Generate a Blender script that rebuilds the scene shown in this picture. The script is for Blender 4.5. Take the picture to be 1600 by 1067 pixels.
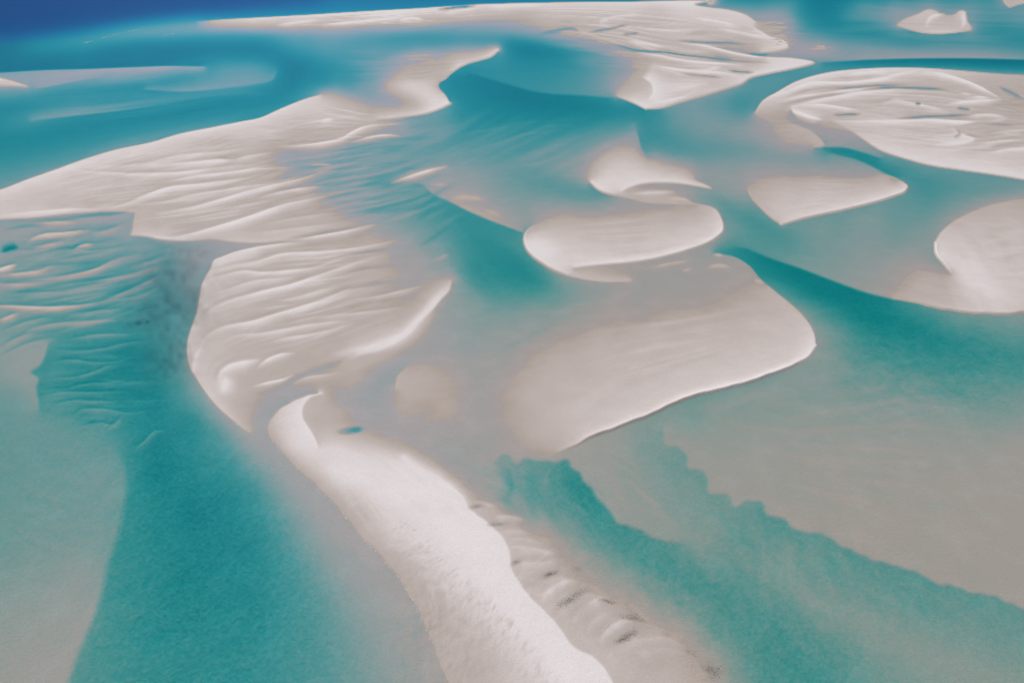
import bpy, math, random
import numpy as np
from mathutils import Vector, noise as mnoise

for o in list(bpy.data.objects):
    bpy.data.objects.remove(o)
SC = bpy.context.scene
COL = SC.collection

# ------------------------------------------------------------------ camera
ALT = 120.0                      # flying height, metres
F, CX, CY, HOR = 1100.0, 800.0, 533.5, -70.0
DEP = math.atan((CY - HOR) / F)  # how far the camera looks down
cam_d = bpy.data.cameras.new('camera')
cam = bpy.data.objects.new('camera', cam_d)
COL.objects.link(cam)
cam.location = (0, 0, ALT)
cam.rotation_euler = (math.pi / 2 - DEP, 0, 0)
cam_d.sensor_width = 36
cam_d.lens = F / 1600 * 36
cam_d.clip_start = 1
cam_d.clip_end = 60000
SC.camera = cam

# ------------------------------------------------------------------ light
SUN_EL, SUN_AZ = math.radians(47), math.radians(-20)   # azimuth: clockwise-from-view angle, seen from above
SC.world = bpy.data.worlds.new('World')
SC.world.use_nodes = True
wn = SC.world.node_tree
bg = wn.nodes['Background']
sky = wn.nodes.new('ShaderNodeTexSky')
sky.sky_type = 'NISHITA'
sky.sun_disc = False
sky.sun_elevation = SUN_EL
sky.sun_rotation = SUN_AZ
sky.altitude = 100
sky.air_density = 1.0
sky.dust_density = .4
sky.ozone_density = 1.0
wn.links.new(sky.outputs[0], bg.inputs[0])
bg.inputs[1].default_value = 0.11
sd = bpy.data.lights.new('sun', 'SUN')
sd.energy = 2.6
sd.angle = math.radians(0.6)
sd.color = (1.0, 0.95, 0.885)
sun = bpy.data.objects.new('sun', sd)
COL.objects.link(sun)
sv = Vector((math.sin(SUN_AZ) * math.cos(SUN_EL), math.cos(SUN_AZ) * math.cos(SUN_EL), math.sin(SUN_EL)))
sun.rotation_euler = sv.to_track_quat('Z', 'Y').to_euler()
SC.view_settings.view_transform = 'Standard'
SC.view_settings.look = 'None'
SC.view_settings.exposure = 0.0
SC.view_settings.gamma = 1.0

#FIELD_BEGIN
# ------------------------------------------------------------------ the tidal flat, charted
# The chart's coordinates are those of a survey picture of the flats; ground() turns a chart point
# into metres.  v is the level: 10 = dry crest, 0 = waterline, -10 = deep channel, -17 = open sea.
STEP = 1.6
X0, X1, Y0, Y1 = -240.0, 1840.0, -56.0, 1260.0
GX = np.arange(X0, X1 + 1e-6, STEP)
GY = np.arange(Y0, Y1 + 1e-6, STEP)
W, H = len(GX), len(GY)
VAL = np.zeros((H, W))
WGT = np.zeros((H, W))
HARD = np.zeros((H, W), bool)

def spline(pts, step=0.8, vals=None):
    p = np.array(pts, float).reshape(-1, 2)
    n = len(p)
    v = np.zeros(n) if vals is None else np.interp(np.linspace(0, 1, n), np.linspace(0, 1, len(np.atleast_1d(vals))), np.atleast_1d(vals))
    out, ov = [], []
    for i in range(n - 1):
        a, b = p[i], p[i + 1]
        pa = p[i - 1] if i > 0 else 2 * a - b
        pb = p[i + 2] if i + 2 < n else 2 * b - a
        L = np.hypot(*(b - a))
        k = max(2, int(L / step))
        t = np.linspace(0, 1, k, endpoint=False)[:, None]
        la = max(np.hypot(*(a - pa)), 1e-6); lb = max(np.hypot(*(pb - b)), 1e-6)
        ma = (b - a) * .5 + (a - pa) / la * L * .5
        mb = (b - a) * .5 + (pb - b) / lb * L * .5
        h = (2*t**3 - 3*t**2 + 1)*a + (t**3 - 2*t**2 + t)*ma + (-2*t**3 + 3*t**2)*b + (t**3 - t**2)*mb
        out.append(h)
        ov.append(v[i] + (v[i + 1] - v[i]) * t[:, 0])
    out.append(p[-1:]); ov.append(v[-1:])
    return np.vstack(out), np.concatenate(ov)

def put(x, y, v, w, hard):
    i = np.clip(np.round((y - Y0) / STEP).astype(int), 0, H - 1)
    j = np.clip(np.round((x - X0) / STEP).astype(int), 0, W - 1)
    ok = ~HARD[i, j] if not hard else np.ones(len(i), bool)
    i, j, v = i[ok], j[ok], np.asarray(v)[ok]
    VAL[i, j] = v
    WGT[i, j] = w
    if hard:
        HARD[i, j] = True

EDGES = []
LIPS = []
def C(pts, L, R, off=1.1, wob=0.0, lip=0.0):
    """a scarp: level L on the left hand, R on the right hand of the way walked"""
    c, lv = spline(pts, vals=L if np.ndim(L) else [L])
    _, rv = spline(pts, vals=R if np.ndim(R) else [R])
    t = np.gradient(c, axis=0)
    t /= np.maximum(np.hypot(t[:, 0], t[:, 1]), 1e-9)[:, None]
    nx, ny = t[:, 1], -t[:, 0]
    if wob:
        s = np.cumsum(np.hypot(*np.gradient(c, axis=0).T))
        ph = (c[0, 0] * 7.3) % 6.28
        q = wob * (np.sin(s / 9.0 + ph) * .5 + np.sin(s / 21.0 + 2 * ph) * .7 + np.sin(s / 4.3 + 3 * ph) * .3)
        c = c + np.stack([nx, ny], 1) * q[:, None]
    EDGES.append((c, lv, rv, nx, ny, off))
    if lip: LIPS.append((c, lv, rv, nx, ny, lip))

SOFT = []
def S(pts, v, w=0.25):
    c, vv = spline(pts, vals=v if np.ndim(v) else [v])
    SOFT.append((c, vv, w))

def P(x, y, v, r=6, w=0.1):
    a = np.linspace(-r, r, 9)
    xx, yy = np.meshgrid(a, a * (0.45 if y < 260 else 0.8))
    SOFT.append((np.stack([x + xx.ravel(), y + yy.ravel()], 1), np.full(81, float(v)), w))

def PP(*q):
    for i in range(0, len(q), 3):
        P(*q[i:i + 3])

STROKES = []
FINE = []      # drawn before the named ridges
def R(pts, target, wl=3.0, wr=6.0, k=1.0, taper=0.35):
    """a ridge (or a trough): blends the level towards target, with its own slope on each hand"""
    STROKES.append((pts, target, wl, wr, k, taper))

# ---- open sea and far bar
S([-240,20, 0,15, 200,3, 330,-8, 430,-20], -20)
S([-240,-50, 200,-50, 500,-40, 800,-30, 1100,-20, 1840,-30], [-20,-20,-19,-17,-13,-10])
S([-240,64, 0,53, 100,42, 200,29, 300,19, 400,11, 500,3], [-17.5,-17,-17,-16.5,-16,-15])
S([-240,76, 0,65, 100,54, 200,38.5, 300,28, 350,26.5, 420,21, 520,13, 640,5, 760,0, 1000,-3, 1090,-3], [-11,-10.5,-9.5,-8,-7.5,-8,-8.5,-9,-9.5,-10,-10,-9.5])
S([40,75, 90,69, 130,65, 170,56, 220,46, 260,41, 300,37, 345,33], [-7,-4.5,-3,-2,-.8,-1.2,-.8,2])
S([60,80, 120,72, 180,60, 240,53, 300,49, 350,44], [-8,-5.5,-4,-3.5,-3,-1.5])
S([80,80, 130,72, 180,63, 240,60, 280,56, 330,50, 390,43], [-9,-7,-5,-4.5,-3.5,-3,-1])
S([-240,100, 0,92, 100,90, 200,84, 300,80, 380,84, 440,92, 465,112, 450,140, 425,156], [-11,-11,-11,-11,-11,-11,-10.5,-11,-10,-9.5])
S([150,74, 220,68, 300,66, 370,64, 420,60], [-9,-10,-10,-9,-7.5])
PP(400,45,-1.2, 440,47,-1.5, 480,57,-5, 400,72,-10, 440,66,-6.5, 480,68,-5, 540,80,-5.5, 520,100,-7, 545,125,-7, 560,100,-5, 600,95,-3.5, 510,140,-5.5, 590,130,-3.2, 560,140,-3.3, 620,80,-3, 500,125,-9, 480,90,-8.5)
S([440,72, 480,80, 540,84, 600,80], [-6,-5,-4.5,-3.5])
C([310,34, 345,31.5, 400,28.5, 480,24, 560,19, 650,14, 740,8, 800,6, 900,4, 1000,3, 1060,1.5, 1112,1.5], [-6,-7,-8,-8.5,-9,-9,-9,-9,-9,-9,-9,-8], [-2,5,8.5,8.5,8.5,8.5,8,8,7.5,8,9,9])
S([345,38, 430,44.5, 500,47, 580,46, 640,42.5, 690,37.5, 740,35, 800,38, 850,48], [-1,-.3,0,0,0,0,0,-.3,-.3])
S([850,48, 900,62, 950,72, 1000,80], [.4,.8,.8,1])
S([430,50, 520,51, 600,49.5, 680,43, 740,41, 800,44, 840,52, 880,63, 930,72], [-3.5,-3.5,-4.5,-4,-2.8,-2.2,-1.8,-2,-1.5])
S([560,59, 640,57, 740,56, 800,58, 860,63, 920,71, 960,77], [-6,-6,-4,-3.5,-3.5,-3.5,-3])
S([600,67, 640,67, 690,71, 730,66, 780,69, 820,70, 870,79, 900,86], [-6.5,-8.5,-9,-8,-10.5,-11.5,-10,-7.5])
S([640,74, 700,75, 760,77], [-2.2,-1.2,-1])
PP(830,112,-6.5, 890,120,-5.5, 860,95,-7, 940,96,-4.2, 975,108,-2.6, 930,138,-4, 955,146,-2.2, 800,92,-7.5, 780,105,-6.5, 900,100,-6)
C([735,114, 800,134, 850,146, 900,149, 955,153], [-7,-6.5,-6,-5,-3.5], [-9,-10,-10,-9,-7], off=2.2)
S([740,128, 780,140, 830,152, 880,160, 930,167, 990,173, 1030,176], [-9.5,-10.5,-11,-10.5,-10,-8.5,-7])
# east end and south shore of the far bank
C([1112,1.5, 1086,8, 1110,12.5, 1138,16, 1165,24, 1180,34], [-4.5,-4.5,-4,-3.5,-1.5,-.5], [9,8,7,7,7,7])
S([1185,38, 1215,38, 1234,42, 1244,58, 1238,74, 1225,80], [1,0,-.5,-.8,-.8,-.5])
S([1190,30, 1205,26, 1235,27], [.5,.2,-1])
C([1180,44, 1205,58, 1228,66, 1232,74, 1215,80, 1190,83], [1,.5,.2,-.2,-.5,-.5], [7,7.5,7.5,7,6,5])
S([1120,83, 1160,86, 1200,86, 1240,90, 1268,95], [-2.5,-3,-3.5,-2.5,-2])
C([1200,90, 1240,92, 1273,98.5, 1245,107, 1200,116, 1172,123, 1160,131, 1136,139, 1100,150, 1065,160, 1030,170, 1008,171], [-2,-2,-4,-5,-5,-4.5,-3.5,-3,-3,-3.5,-6,-7], [7,7.5,8,8,8.5,8,7,5,4,4,6,9])
C([1008,171, 990,162, 965,152], [-8,-7,-5], [9,8,3])
S([965,152, 969,142, 976,130, 986,115, 996,100, 1002,90, 990,82], [0,0,0,0,0,0,0])
PP(1010, 110, 1.7, 1000, 135, 2.2, 985, 145, 1.7, 1050, 120, 3.7, 1100, 140, 4.7, 1040, 150, 7.7, 1150, 120, 6.7, 1100, 100, 3.7, 1050, 90, 2.2, 1150, 100, 3.7)
PP(1000, 15, 4.5, 1080, 25, 5.5, 1140, 35, 6.5, 900, 14, 4.5, 850, 20, 2.5, 800, 20, 2.5, 760, 15, 3, 900, 30, 2, 950, 45, 2.5, 850, 38, 2, 1040, 50, 3.5, 1160, 55, 3.5, 1100, 65, 2.5, 880, 55, 1, 950, 62, 1.5, 640, 30, 3.5, 560, 32, 1.5, 480, 36, 1.5, 500, 28, 4.5, 680, 20, 4.5, 720, 26, 1, 430, 36, 1)
# the waters in the upper right
PP(1140,8,-4.5, 1190,14,-4.5, 1225,16,-3.3, 1205,4,-5, 1350,10,-3, 1330,25,-4, 1380,28,-2.6, 1400,12,-1.8, 1450,6,-2, 1520,8,-3, 1545,22,-4.5, 1530,38,-4.5, 1590,42,-5, 1590,22,-3.5, 1570,30,-5, 1250,52,-3, 1260,65,-3, 1500,62,-5, 1580,80,-4)
S([1262,-5, 1265,15, 1285,33, 1330,44, 1385,56, 1440,68, 1500,72, 1560,74, 1640,78], [-8.5,-8.5,-8.5,-8,-8,-6.5,-5,-5,-6])
S([1240,-8, 1238,15, 1248,35, 1290,55, 1340,62, 1400,70], [-4.5,-4.5,-5.5,-5.5,-5,-4.5])
S([1340,8, 1350,25, 1390,42], [-5,-4.5,-3.5])
S([1480,58, 1530,54, 1570,60, 1620,68], [-4.5,-5.5,-7,-7.5])
C([1402,38, 1415,30, 1434,23, 1450,16, 1461,17, 1472,23, 1490,24, 1500,18, 1508,19, 1511,32, 1518,46, 1500,50.5, 1450,53, 1425,48.5, 1404,41], [-2,-2,-2,-2,-2,-2.5,-2,-3,-3,-3,-2,-5,-5,-5,-2], [2,3,4,5,4,2,2,5,7,5,3,4,4,3,3])
P(1460,38,3.5, 8); P(1490,36,3, 8)
C([1565,-6, 1570,6, 1576,12, 1590,8, 1610,4, 1660,0], [3,3,2,3,4,4], [-3,-3,-4,-4,-3,-3])
P(1600,-4,4)
S([1272,78, 1330,78, 1400,84, 1450,88, 1540,87, 1620,90, 1800,92], [-1.5,-2,-2,-1.5,-2,-3.5,-4])
S([1243,83, 1256,88, 1278,94.5], [3,5,3])
PP(1280,74,.5, 1300,80,-.5, 1255,77,0)
C([1285,98, 1350,94.5, 1440,92, 1520,92, 1600,94, 1840,98], [-3,-1.5,-.6,-.8,-2.5,-4], [-6,-9,-10.5,-11,-11,-11])
S([1300,101, 1360,99, 1450,99, 1520,100, 1600,102, 1840,106], [-6,-9,-11,-11,-11,-10.5])
C([1180,175, 1192,158, 1212,146, 1245,128, 1290,115, 1340,109, 1400,106.5, 1450,107.5, 1500,111, 1560,116, 1620,119, 1840,128], [-5,-5,-5,-5,-5,-5.5,-6,-5.5,-4.5,-4,-3.5,-3.5], [3,6,8,8,8.5,8,8,7,5,3,2,2])
PP(1160,142,-5, 1185,132,-5, 1240,112,-5, 1275,104,-5, 1150,160,-6.5, 1168,176,-6, 1110,160,-5.5, 1110,170,-3.5, 1140,175,-4.5)
# ring bank
S([1180,176, 1195,177, 1215,178, 1236,176], [0,1,0,0])
C([1237,172, 1240,177, 1258,183, 1283,190], [8,8,7,4], [-2,-1.5,-1,0])
C([1300,190, 1330,205, 1355,222, 1375,235, 1410,247, 1450,258, 1500,266, 1550,273, 1600,281, 1840,320], [3,4,6,7,8,8,8.5,8.5,8.5,8], [1,0,-2,-3.5,-4.5,-4.5,-5,-5,-4.5,-4])
S([1290,200, 1315,212, 1340,228, 1362,238], [-.5,-1,-2.5,-4.5])
PP(1240, 150, 2.5, 1290, 140, 1.5, 1350, 135, 1.5, 1420, 145, 1.5, 1480, 140, 2, 1550, 130, 0.92, 1590, 150, 0.82, 1500, 185, 1.5, 1430, 175, 1.5, 1350, 170, 3.5, 1300, 160, 2.5, 1280, 175, 3.5, 1400, 200, 5.5, 1480, 220, 6.5, 1550, 250, 6.5, 1360, 195, 4.5, 1580, 200, 2, 1560, 215, 2, 1480, 200, 3.5, 1600, 175, 1)
# damp half-moon below it
C([1236,193, 1256,200, 1275,211, 1289,228, 1274,231], [-1,-.6,-.6,-4,-5], [1.5,1.8,2,2,1.5])
PP(1215,205,.8, 1245,215,1.2, 1200,195,-.5, 1180,205,-1.2, 1230,228,.5, 1260,228,.8)
PP(1150,210,-2, 1110,195,-3, 1060,190,-3.8, 1170,190,-2.8, 1100,215,-3.5, 1200,232,-2.5, 1310,215,-1)
C([1288,230, 1320,231, 1350,239, 1375,247], [-1,-2,-3,-3.5], [-7.5,-8.5,-8.5,-8], off=1.8)
S([1300,236, 1335,244, 1370,256, 1405,270, 1450,284, 1500,294, 1560,302, 1640,315], [-8.5,-9,-8.5,-8,-7,-6,-5,-4])
C([1300,240, 1340,250, 1362,260, 1385,272, 1405,281], [-8,-8.5,-8.5,-8,-7.5], [-4,-3.5,-2.5,-1.5,-2], off=2.5)
S([1000,188, 1006,212, 1035,228, 1090,236, 1150,233, 1200,240, 1260,245, 1300,252], [-6.5,-6.8,-6.5,-6,-5,-4.2,-4.2,-4])
PP(1050,248,-4.5, 1150,250,-3.6, 1240,258,-2.8, 1120,264,-2.5, 1090,262,-3, 1200,262,-2, 1330,264,-2)
C([992,196, 998,215, 1003,234, 1013,247], [-5,-6.3,-5.5,-3.5], [-4,-2.2,-1,-.5], off=2.5)
PP(960,215,-2.8, 900,250,-3.4, 935,232,-2.5, 720,200,-6.5, 800,188,-8, 900,186,-8, 975,182,-7.5, 850,215,-5.5, 800,235,-5, 700,235,-4.5, 760,262,-4, 900,215,-5, 950,195,-6, 720,165,-8, 740,140,-9, 660,210,-5, 840,255,-4, 880,235,-4)
S([740,100, 720,112, 708,125, 712,145, 730,165, 780,178, 850,180], [-6,-8,-9,-8,-8,-8.5,-9])
PP(790,85,-6, 770,100,-6, 760,118,-8)
# ---- bank B3
C([1220,351, 1205,341, 1190,327, 1176,312, 1168,298], [-5,-5,-4.5,-3.5,-2.5], [5,4,3.5,2,.8], lip=.35)
S([1168,296, 1180,284, 1210,278, 1260,277, 1310,279, 1350,281, 1375,277], [0,0,0,0,0,0,0])
C([1375,273, 1395,277, 1408,283, 1419,292, 1415,300, 1400,306.5, 1370,316, 1320,328.5, 1270,339, 1245,345, 1220,352], [-2,-4,-5,-5.5,-5.5,-5,-4.5,-4.5,-4.5,-4.5,-4.5], [.5,1.5,3,6,8,8,8,7.5,7,6.5,6], lip=.35)
PP(1230,300,4, 1290,300,4.5, 1350,298,4, 1220,325,5, 1270,320,6, 1200,300,2.5, 1390,290,4)
PP(1170,270,-1.6, 1240,268,-1.6, 1300,270,-1.6, 1340,273,-1.5)
PP(1310,348,-4.6, 1450,305,-6.5, 1440,335,-5, 1400,370,-4.2, 1350,402,-3, 1440,395,-2.8, 1300,385,-3.8, 1262,365,-4.2, 1500,310,-4.5, 1400,330,-5, 1360,430,-2.2, 1250,400,-4.5, 1390,440,-1.5)
# ---- bank B4
C([1640,308, 1590,312, 1550,320, 1515,333, 1488,348, 1470,364, 1460,380], [.5,1,1.5,2,3,5,6], [-1.5,-1.5,-1.5,-1.8,-2,-2.5,-3], off=2.5)
C([1460,380, 1462,398, 1474,413, 1487,428], [8,9,8,5], [-3,-3.5,-3,-.5], lip=.55)
S([1400,452, 1408,440, 1425,426, 1440,419, 1470,424], [0,0,0,0,0])
PP(1440,445,2, 1490,455,3, 1450,465,2.5, 1520,475,5, 1490,400,7, 1520,430,8, 1560,460,7, 1530,370,4, 1570,400,4.5, 1600,440,6, 1600,360,3.5, 1560,340,3, 1640,400,5)
S([1490,420, 1520,445, 1550,465, 1590,478], [8,8,7.5,7])
# ---- deep channel
C([1142,384, 1165,388, 1200,402, 1250,419, 1300,438, 1350,456, 1395,467.5], [-6,-6,-5.5,-3.8,-3,-2,-.7], [-7,-9,-10.5,-11,-10.5,-10.5,-9.5], off=1.8)
C([1395,467.5, 1440,476, 1480,484, 1530,490.5, 1570,491, 1600,488, 1700,480, 1840,470], [1,2.5,4,5,5,4,4,4], [-8,-6,-4.5,-4,-3.5,-3,-3,-3], wob=.8, lip=.35)
S([1155,398, 1200,417, 1250,440, 1300,464, 1350,486, 1400,503, 1450,520, 1500,538, 1560,556, 1640,575], [-9,-10.5,-11,-11,-10.5,-10,-9,-8,-7.5,-7])
S([1100,310, 1125,318, 1160,333, 1195,348, 1230,368, 1258,392], [-5.5,-7,-7,-7,-6.5,-5])
PP(1150,365,-4.5, 1138,345,-4, 1170,380,-5.5, 1200,385,-5.5, 1145,300,-2.3, 1110,285,-2, 1160,314,-3, 1125,297,-2.5, 1450,500,-7.5, 1520,515,-6.5, 1600,520,-5, 1560,505,-4.5)
# ---- bank B7
C([922,285, 930,294, 943,301.5, 965,307], [8,9,8,5], [-4,-6,-5.5,-3], lip=.35)
S([922,282, 924,265, 930,252, 946,239, 970,232, 996,229], [0,0,0,0,0,0])
S([1004,240, 1020,252, 1048,261, 1078,270, 1086,280], [.5,1,1.5,1,.5])
C([1086,281, 1112,294.5, 1090,291.5, 1060,287, 1030,286, 1000,289, 982,295, 972,300], [-2,-3,-3,-2,-1.5,-.5,1,4], [3,6,7,8,8,8,8,8])
C([965,307, 985,311, 1010,317, 1050,319, 1090,321], [2.5,2,2,2,1], [-2,-1.5,-1,-.5,0])
PP(960,260,6, 940,285,8, 990,250,5, 970,290,8, 1010,275,7, 1050,275,5, 1020,308,2, 1070,314,1.5, 1000,300,1.5)
R([985,303, 1020,302, 1056,300], 6, 3, 4)
R([990,297, 1025,293, 1045,297], -1, 3, 3, .8)
R([1040,310, 1072,313, 1085,319], 4, 3, 4)
S([800,292, 850,288, 885,296, 918,303, 945,312], [-4.5,-6,-6.5,-7,-4.5])
PP(880,268,-3, 908,272,-1.5, 820,322,-3.2, 870,318,-3.2, 980,324,-1.6, 930,325,-2.5, 800,352,-2.2, 850,332,-1.8, 780,300,-3.6, 900,328,-2.3)
# ---- bank B6
C([1060,314, 1090,319, 1119,328, 1127,340, 1131,353, 1130,362, 1120,372, 1105,381, 1080,390, 1050,399, 1010,408, 980,412, 930,416, 897,419], [-2,-3,-3.5,-4.5,-4,-3.5,-3,-2,-1.5,-1.2,-1,-.5,0,1], [0,1,4,6,7,8,8,8,8,8,8,8,8,8], lip=.35)
C([834,352, 822,362, 818,374, 822,390, 832,402, 848,413.5, 866,424, 890,432], [1,3,8,9.5,9,8,7,6], [-2.5,-4,-6,-6.5,-6.5,-5.5,-4,-2.5], off=1.3, lip=.55)
S([834,352, 850,344, 876,335, 900,335, 930,338.5, 960,337.5, 1000,334, 1060,332, 1100,332], [0,0,0,0,0,0,.5,1,1.5])
S([990,322, 1040,323, 1090,326], [-1.2,-.8,-.3])
C([890,432, 920,438, 955,441, 984,440], [4,4,3.5,3], [-2.5,-2,-1.8,-1.5])
S([984,440, 965,434, 948,427], [1,0,0])
P(844,384,9.5,8); P(860,400,8,8)
PP(900,370,4, 960,365,3.8, 1020,360,4, 1080,350,4, 900,405,7, 960,400,6, 1030,390,6, 1090,370,6, 880,350,2.5, 990,380,4.2)
S([900,426, 925,428, 950,424], [3,1.5,-.8])
PP(980,425,-1.6, 1040,410,-1.5, 1000,432,-2)
S([790,365, 796,390, 810,412, 835,430, 860,442], [-6.5,-8,-9,-8.5,-7.5])
PP(900,448,-4, 870,462,-5, 940,450,-3, 1000,446,-2.3, 1060,440,-1.8, 1120,440,-1.2, 1150,420,-1, 1090,400,-1.5, 1000,475,-1.8, 900,485,-2, 830,490,-3, 780,500,-3, 1100,465,-1)
R([1015,419, 1045,412, 1080,407], 2.5, 2.5, 3.5, .9)
R([1064,424, 1082,420], 1.5, 2.5, 3, .9)
R([1100,421, 1120,415, 1146,418], 2.0, 3, 4, .9)
R([1114,398, 1131,399], 2.5, 2.5, 3.5, .9)
R([1178,438, 1194,442], 2.5, 2.5, 2.5, .9)
R([1000,417, 1060,406, 1108,395], -1.8, 2.5, 2.5, .6)
# ---- bank B5
C([1118,396, 1150,402, 1172,416, 1187,434, 1200,446], [-6.5,-8.5,-8.5,-8,-6.5], [-1.5,-1.3,-1,-.6,0], off=2.2)
C([1200,446, 1225,466, 1250,488, 1266,508, 1273,524, 1275,540], [-6,-5,-3.5,-3,-2.8,-2.8], [1.5,2.5,3.5,5,7,8])
C([1275,540, 1263,558, 1240,572, 1200,588, 1150,603, 1100,616, 1060,628, 1030,642, 1000,655, 960,671, 920,685, 895,698, 872,707], [-3,-3,-3.2,-4,-4,-4.2,-4,-3.5,-3.2,-2.4,-1.8,-1.5,-1.3], [9,9,9,9,9,9,8,8,7.5,7,6,4,2], wob=.8, lip=.55)
S([795,598, 812,575, 850,546, 900,523, 960,507, 1030,497, 1100,488, 1160,472], [0,0,0,0,0,.2,.3,.6])
S([795,598, 781,630, 788,660, 808,690, 838,710, 865,708], [0,0,0,0,.2,1])
S([1150,458, 1180,450, 1200,456], [-.2,.4,1.5])
PP(830,610,2.5, 870,580,3, 940,550,3.3, 1020,530,3.5, 1100,515,3.5, 1180,500,3.5, 1220,510,4, 1150,540,4, 1050,570,4.2, 950,600,4, 860,640,3.5, 900,660,4.5, 850,680,3, 1100,580,5, 1200,550,5, 1000,620,5)
S([1262,535, 1240,560, 1190,580, 1140,596, 1090,610, 1050,622, 1015,640], [6,6,6,6,6,6,5.5])
PP(770,600,-1.2, 770,650,-1.2, 800,560,-1.6, 850,520,-1.8, 930,500,-1.3, 780,690,-1.4)
# ---- shoal east of B5
PP(1300,560,-3.4, 1290,520,-4, 1280,585,-3.2, 1250,605,-3.4, 1200,640,-3.0, 1150,648,-3.2, 1085,650,-4, 1120,680,-2.6, 1200,700,-1.9, 1300,720,-1.6, 1400,740,-1.3, 1500,740,-1.1, 1590,700,-1.2, 1450,620,-3.5, 1550,640,-3.8, 1600,600,-5, 1400,590,-5, 1345,560,-5.4, 1310,500,-6, 1500,600,-5.8, 1450,560,-7.2, 1560,575,-6.2, 1300,640,-2.6, 1400,670,-2, 1550,800,-1, 1400,820,-1.2, 1300,800,-1.4, 1200,760,-1.5, 1600,850,-.9, 1500,670,-2.4, 1700,750,-1)
C([1036,668, 1042,690, 1060,697, 1072,712, 1076,731, 1098,738, 1106,755, 1112,768, 1136,770, 1148,788, 1170,783, 1190,789, 1200,804, 1222,808, 1240,822, 1275,833, 1300,843, 1320,856, 1352,866, 1385,880, 1420,890, 1450,904, 1490,914, 1530,928, 1570,938, 1600,950, 1840,1020], [-2.2,-1.9,-1.8,-1.7,-1.7,-1.6,-1.6,-1.5,-1.5,-1.5,-1.5,-1.4,-1.4,-1.3,-1.3,-1.3,-1.2,-1.2], [-3.4,-4,-4.4,-4.4,-4.4,-4,-4.2,-4.8,-5.4,-5,-5.2,-5.2,-5.2,-5.2,-5,-5,-4.8], off=4.2, wob=2.8)
PP(1000,692,-3.6, 1045,715,-4.2, 1050,745,-4, 1020,735,-3.3, 960,735,-2, 920,710,-1.9, 985,775,-2, 1010,800,-2.4, 1050,790,-3.4, 1080,775,-3.8, 1120,800,-4.3, 1160,830,-4.8, 1060,830,-2.6, 1100,850,-3, 1010,665,-3, 1025,760,-3)
C([776,730, 780,716, 790,712, 800,718, 808,724, 822,716, 840,718, 856,716, 868,722, 886,719, 892,730, 904,738, 910,752, 925,764, 940,782, 952,796, 962,812, 990,826, 1020,838, 1060,848], [-2,-1,-1,-1,-1.4,-1,-1,-1,-1.2,-1.3,-1.5,-1.7,-1.8,-2,-2,-2,-2.2,-2.4,-2.6,-2.8], [-2.6,-3.6,-4,-3.8,-4.6,-4.4,-5,-4.8,-5.6,-6,-6.5,-7,-7,-7,-6.8,-6.5,-6.5,-6.3,-6,-5.5], off=4.5, wob=2.4)
S([800,758, 850,775, 890,790, 925,830, 980,862, 1050,895, 1100,925, 1150,965, 1200,1000, 1260,1050, 1310,1110], [-5.2,-5.4,-6,-5.6,-6,-6.2,-5.8,-6.2,-6.6,-6.4,-6.4])
S([1140,860, 1200,885, 1280,940, 1350,985, 1450,1025, 1560,1067], [-4.4,-3.9,-3.4,-3.1,-2.9,-2.8])
PP(1300,885,-5.2, 1450,950,-5.0, 1560,985,-4.6, 1380,925,-4.6, 1640,1010,-4.3, 1300,1015,-5.8, 1380,1060,-4.3, 1230,960,-5.5, 1600,1075,-3, 1150,1050,-4.3, 1200,1067,-6.3, 1500,1140,-3, 1250,1180,-7)
PP(880,835,-3, 940,885,-2.8, 1000,915,-3.2, 1050,955,-3.4, 1100,1000,-3.8, 860,800,-5, 820,800,-3.5, 790,780,-3.8, 780,755,-2.5)
PP(730,700,-1.7, 700,690,-1.6, 680,700,-1.6, 740,740,-2.4, 700,725,-2, 760,700,-1.5, 620,680,-1.5, 600,650,-1.7)
R([793,730, 800,755, 795,780], -6.2, 5, 6, .7); R([818,722, 812,750], -3.6, 4, 5, .6); R([836,730, 832,770, 845,800], -6.3, 7, 7, .6); R([860,730, 850,760], -3.4, 4, 4, .5); R([880,740, 890,770], -6.8, 8, 8, .5)
# ---- oval shoal
S([617,605, 622,585, 640,571, 665,565, 690,568, 706,584, 721,603, 719,635, 705,652, 665,658, 638,664, 624,640, 617,620], 0)
PP(630,600,3, 650,590,1.8, 680,600,1.2, 690,635,1.2, 640,625,1.5, 655,641,-.1)
PP(740,570,-1.9, 740,620,-1.7, 680,550,-2, 640,555,-2.3, 720,540,-2.4, 740,520,-2.8, 700,500,-2, 660,680,-1.6, 750,470,-3.2)
C([617,605, 621,588, 636,573], [-2,-2,-2], [2.5,2.5,1], off=1.5)
# ---- west water, spits and submerged bars
C([-240,122, 0,113.5, 60,110, 130,108, 200,105.5, 260,103.5, 318,104], [-11,-11,-11,-10.5,-10.5,-10,-8], [-2.5,-2.5,-2,-1,-.4,.3,-2])
S([0,121, 60,121, 140,115, 220,111, 290,106], [-2.5,-2,-1,-.3,.2])
S([20,134, 50,133, 100,125, 150,120, 220,113], [-1,-1.5,-1.5,-1.5,-1])
C([60,139, 110,129, 160,120], [-1.5,-1.5,-1.8], [-4.5,-4,-3])
S([0,152, 50,143, 100,138, 150,133, 200,127, 250,118, 305,108], [-5,-5,-5,-4.5,-4,-4.5,-6])
C([-30,124, 0,123, 14,126, 30,131, 44,135.5, 20,135, -30,134], [-2,-2,-2,-2,-2,-2,-2], [6,7,5,6,5,4,4])
S([100,151, 150,149, 200,144, 240,136, 280,124, 330,108], [-8.5,-9,-9.5,-9.5,-8.5,-7.5])
S([-240,175, 0,166, 60,161, 100,155], [-9,-9,-9,-8.5])
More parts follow.
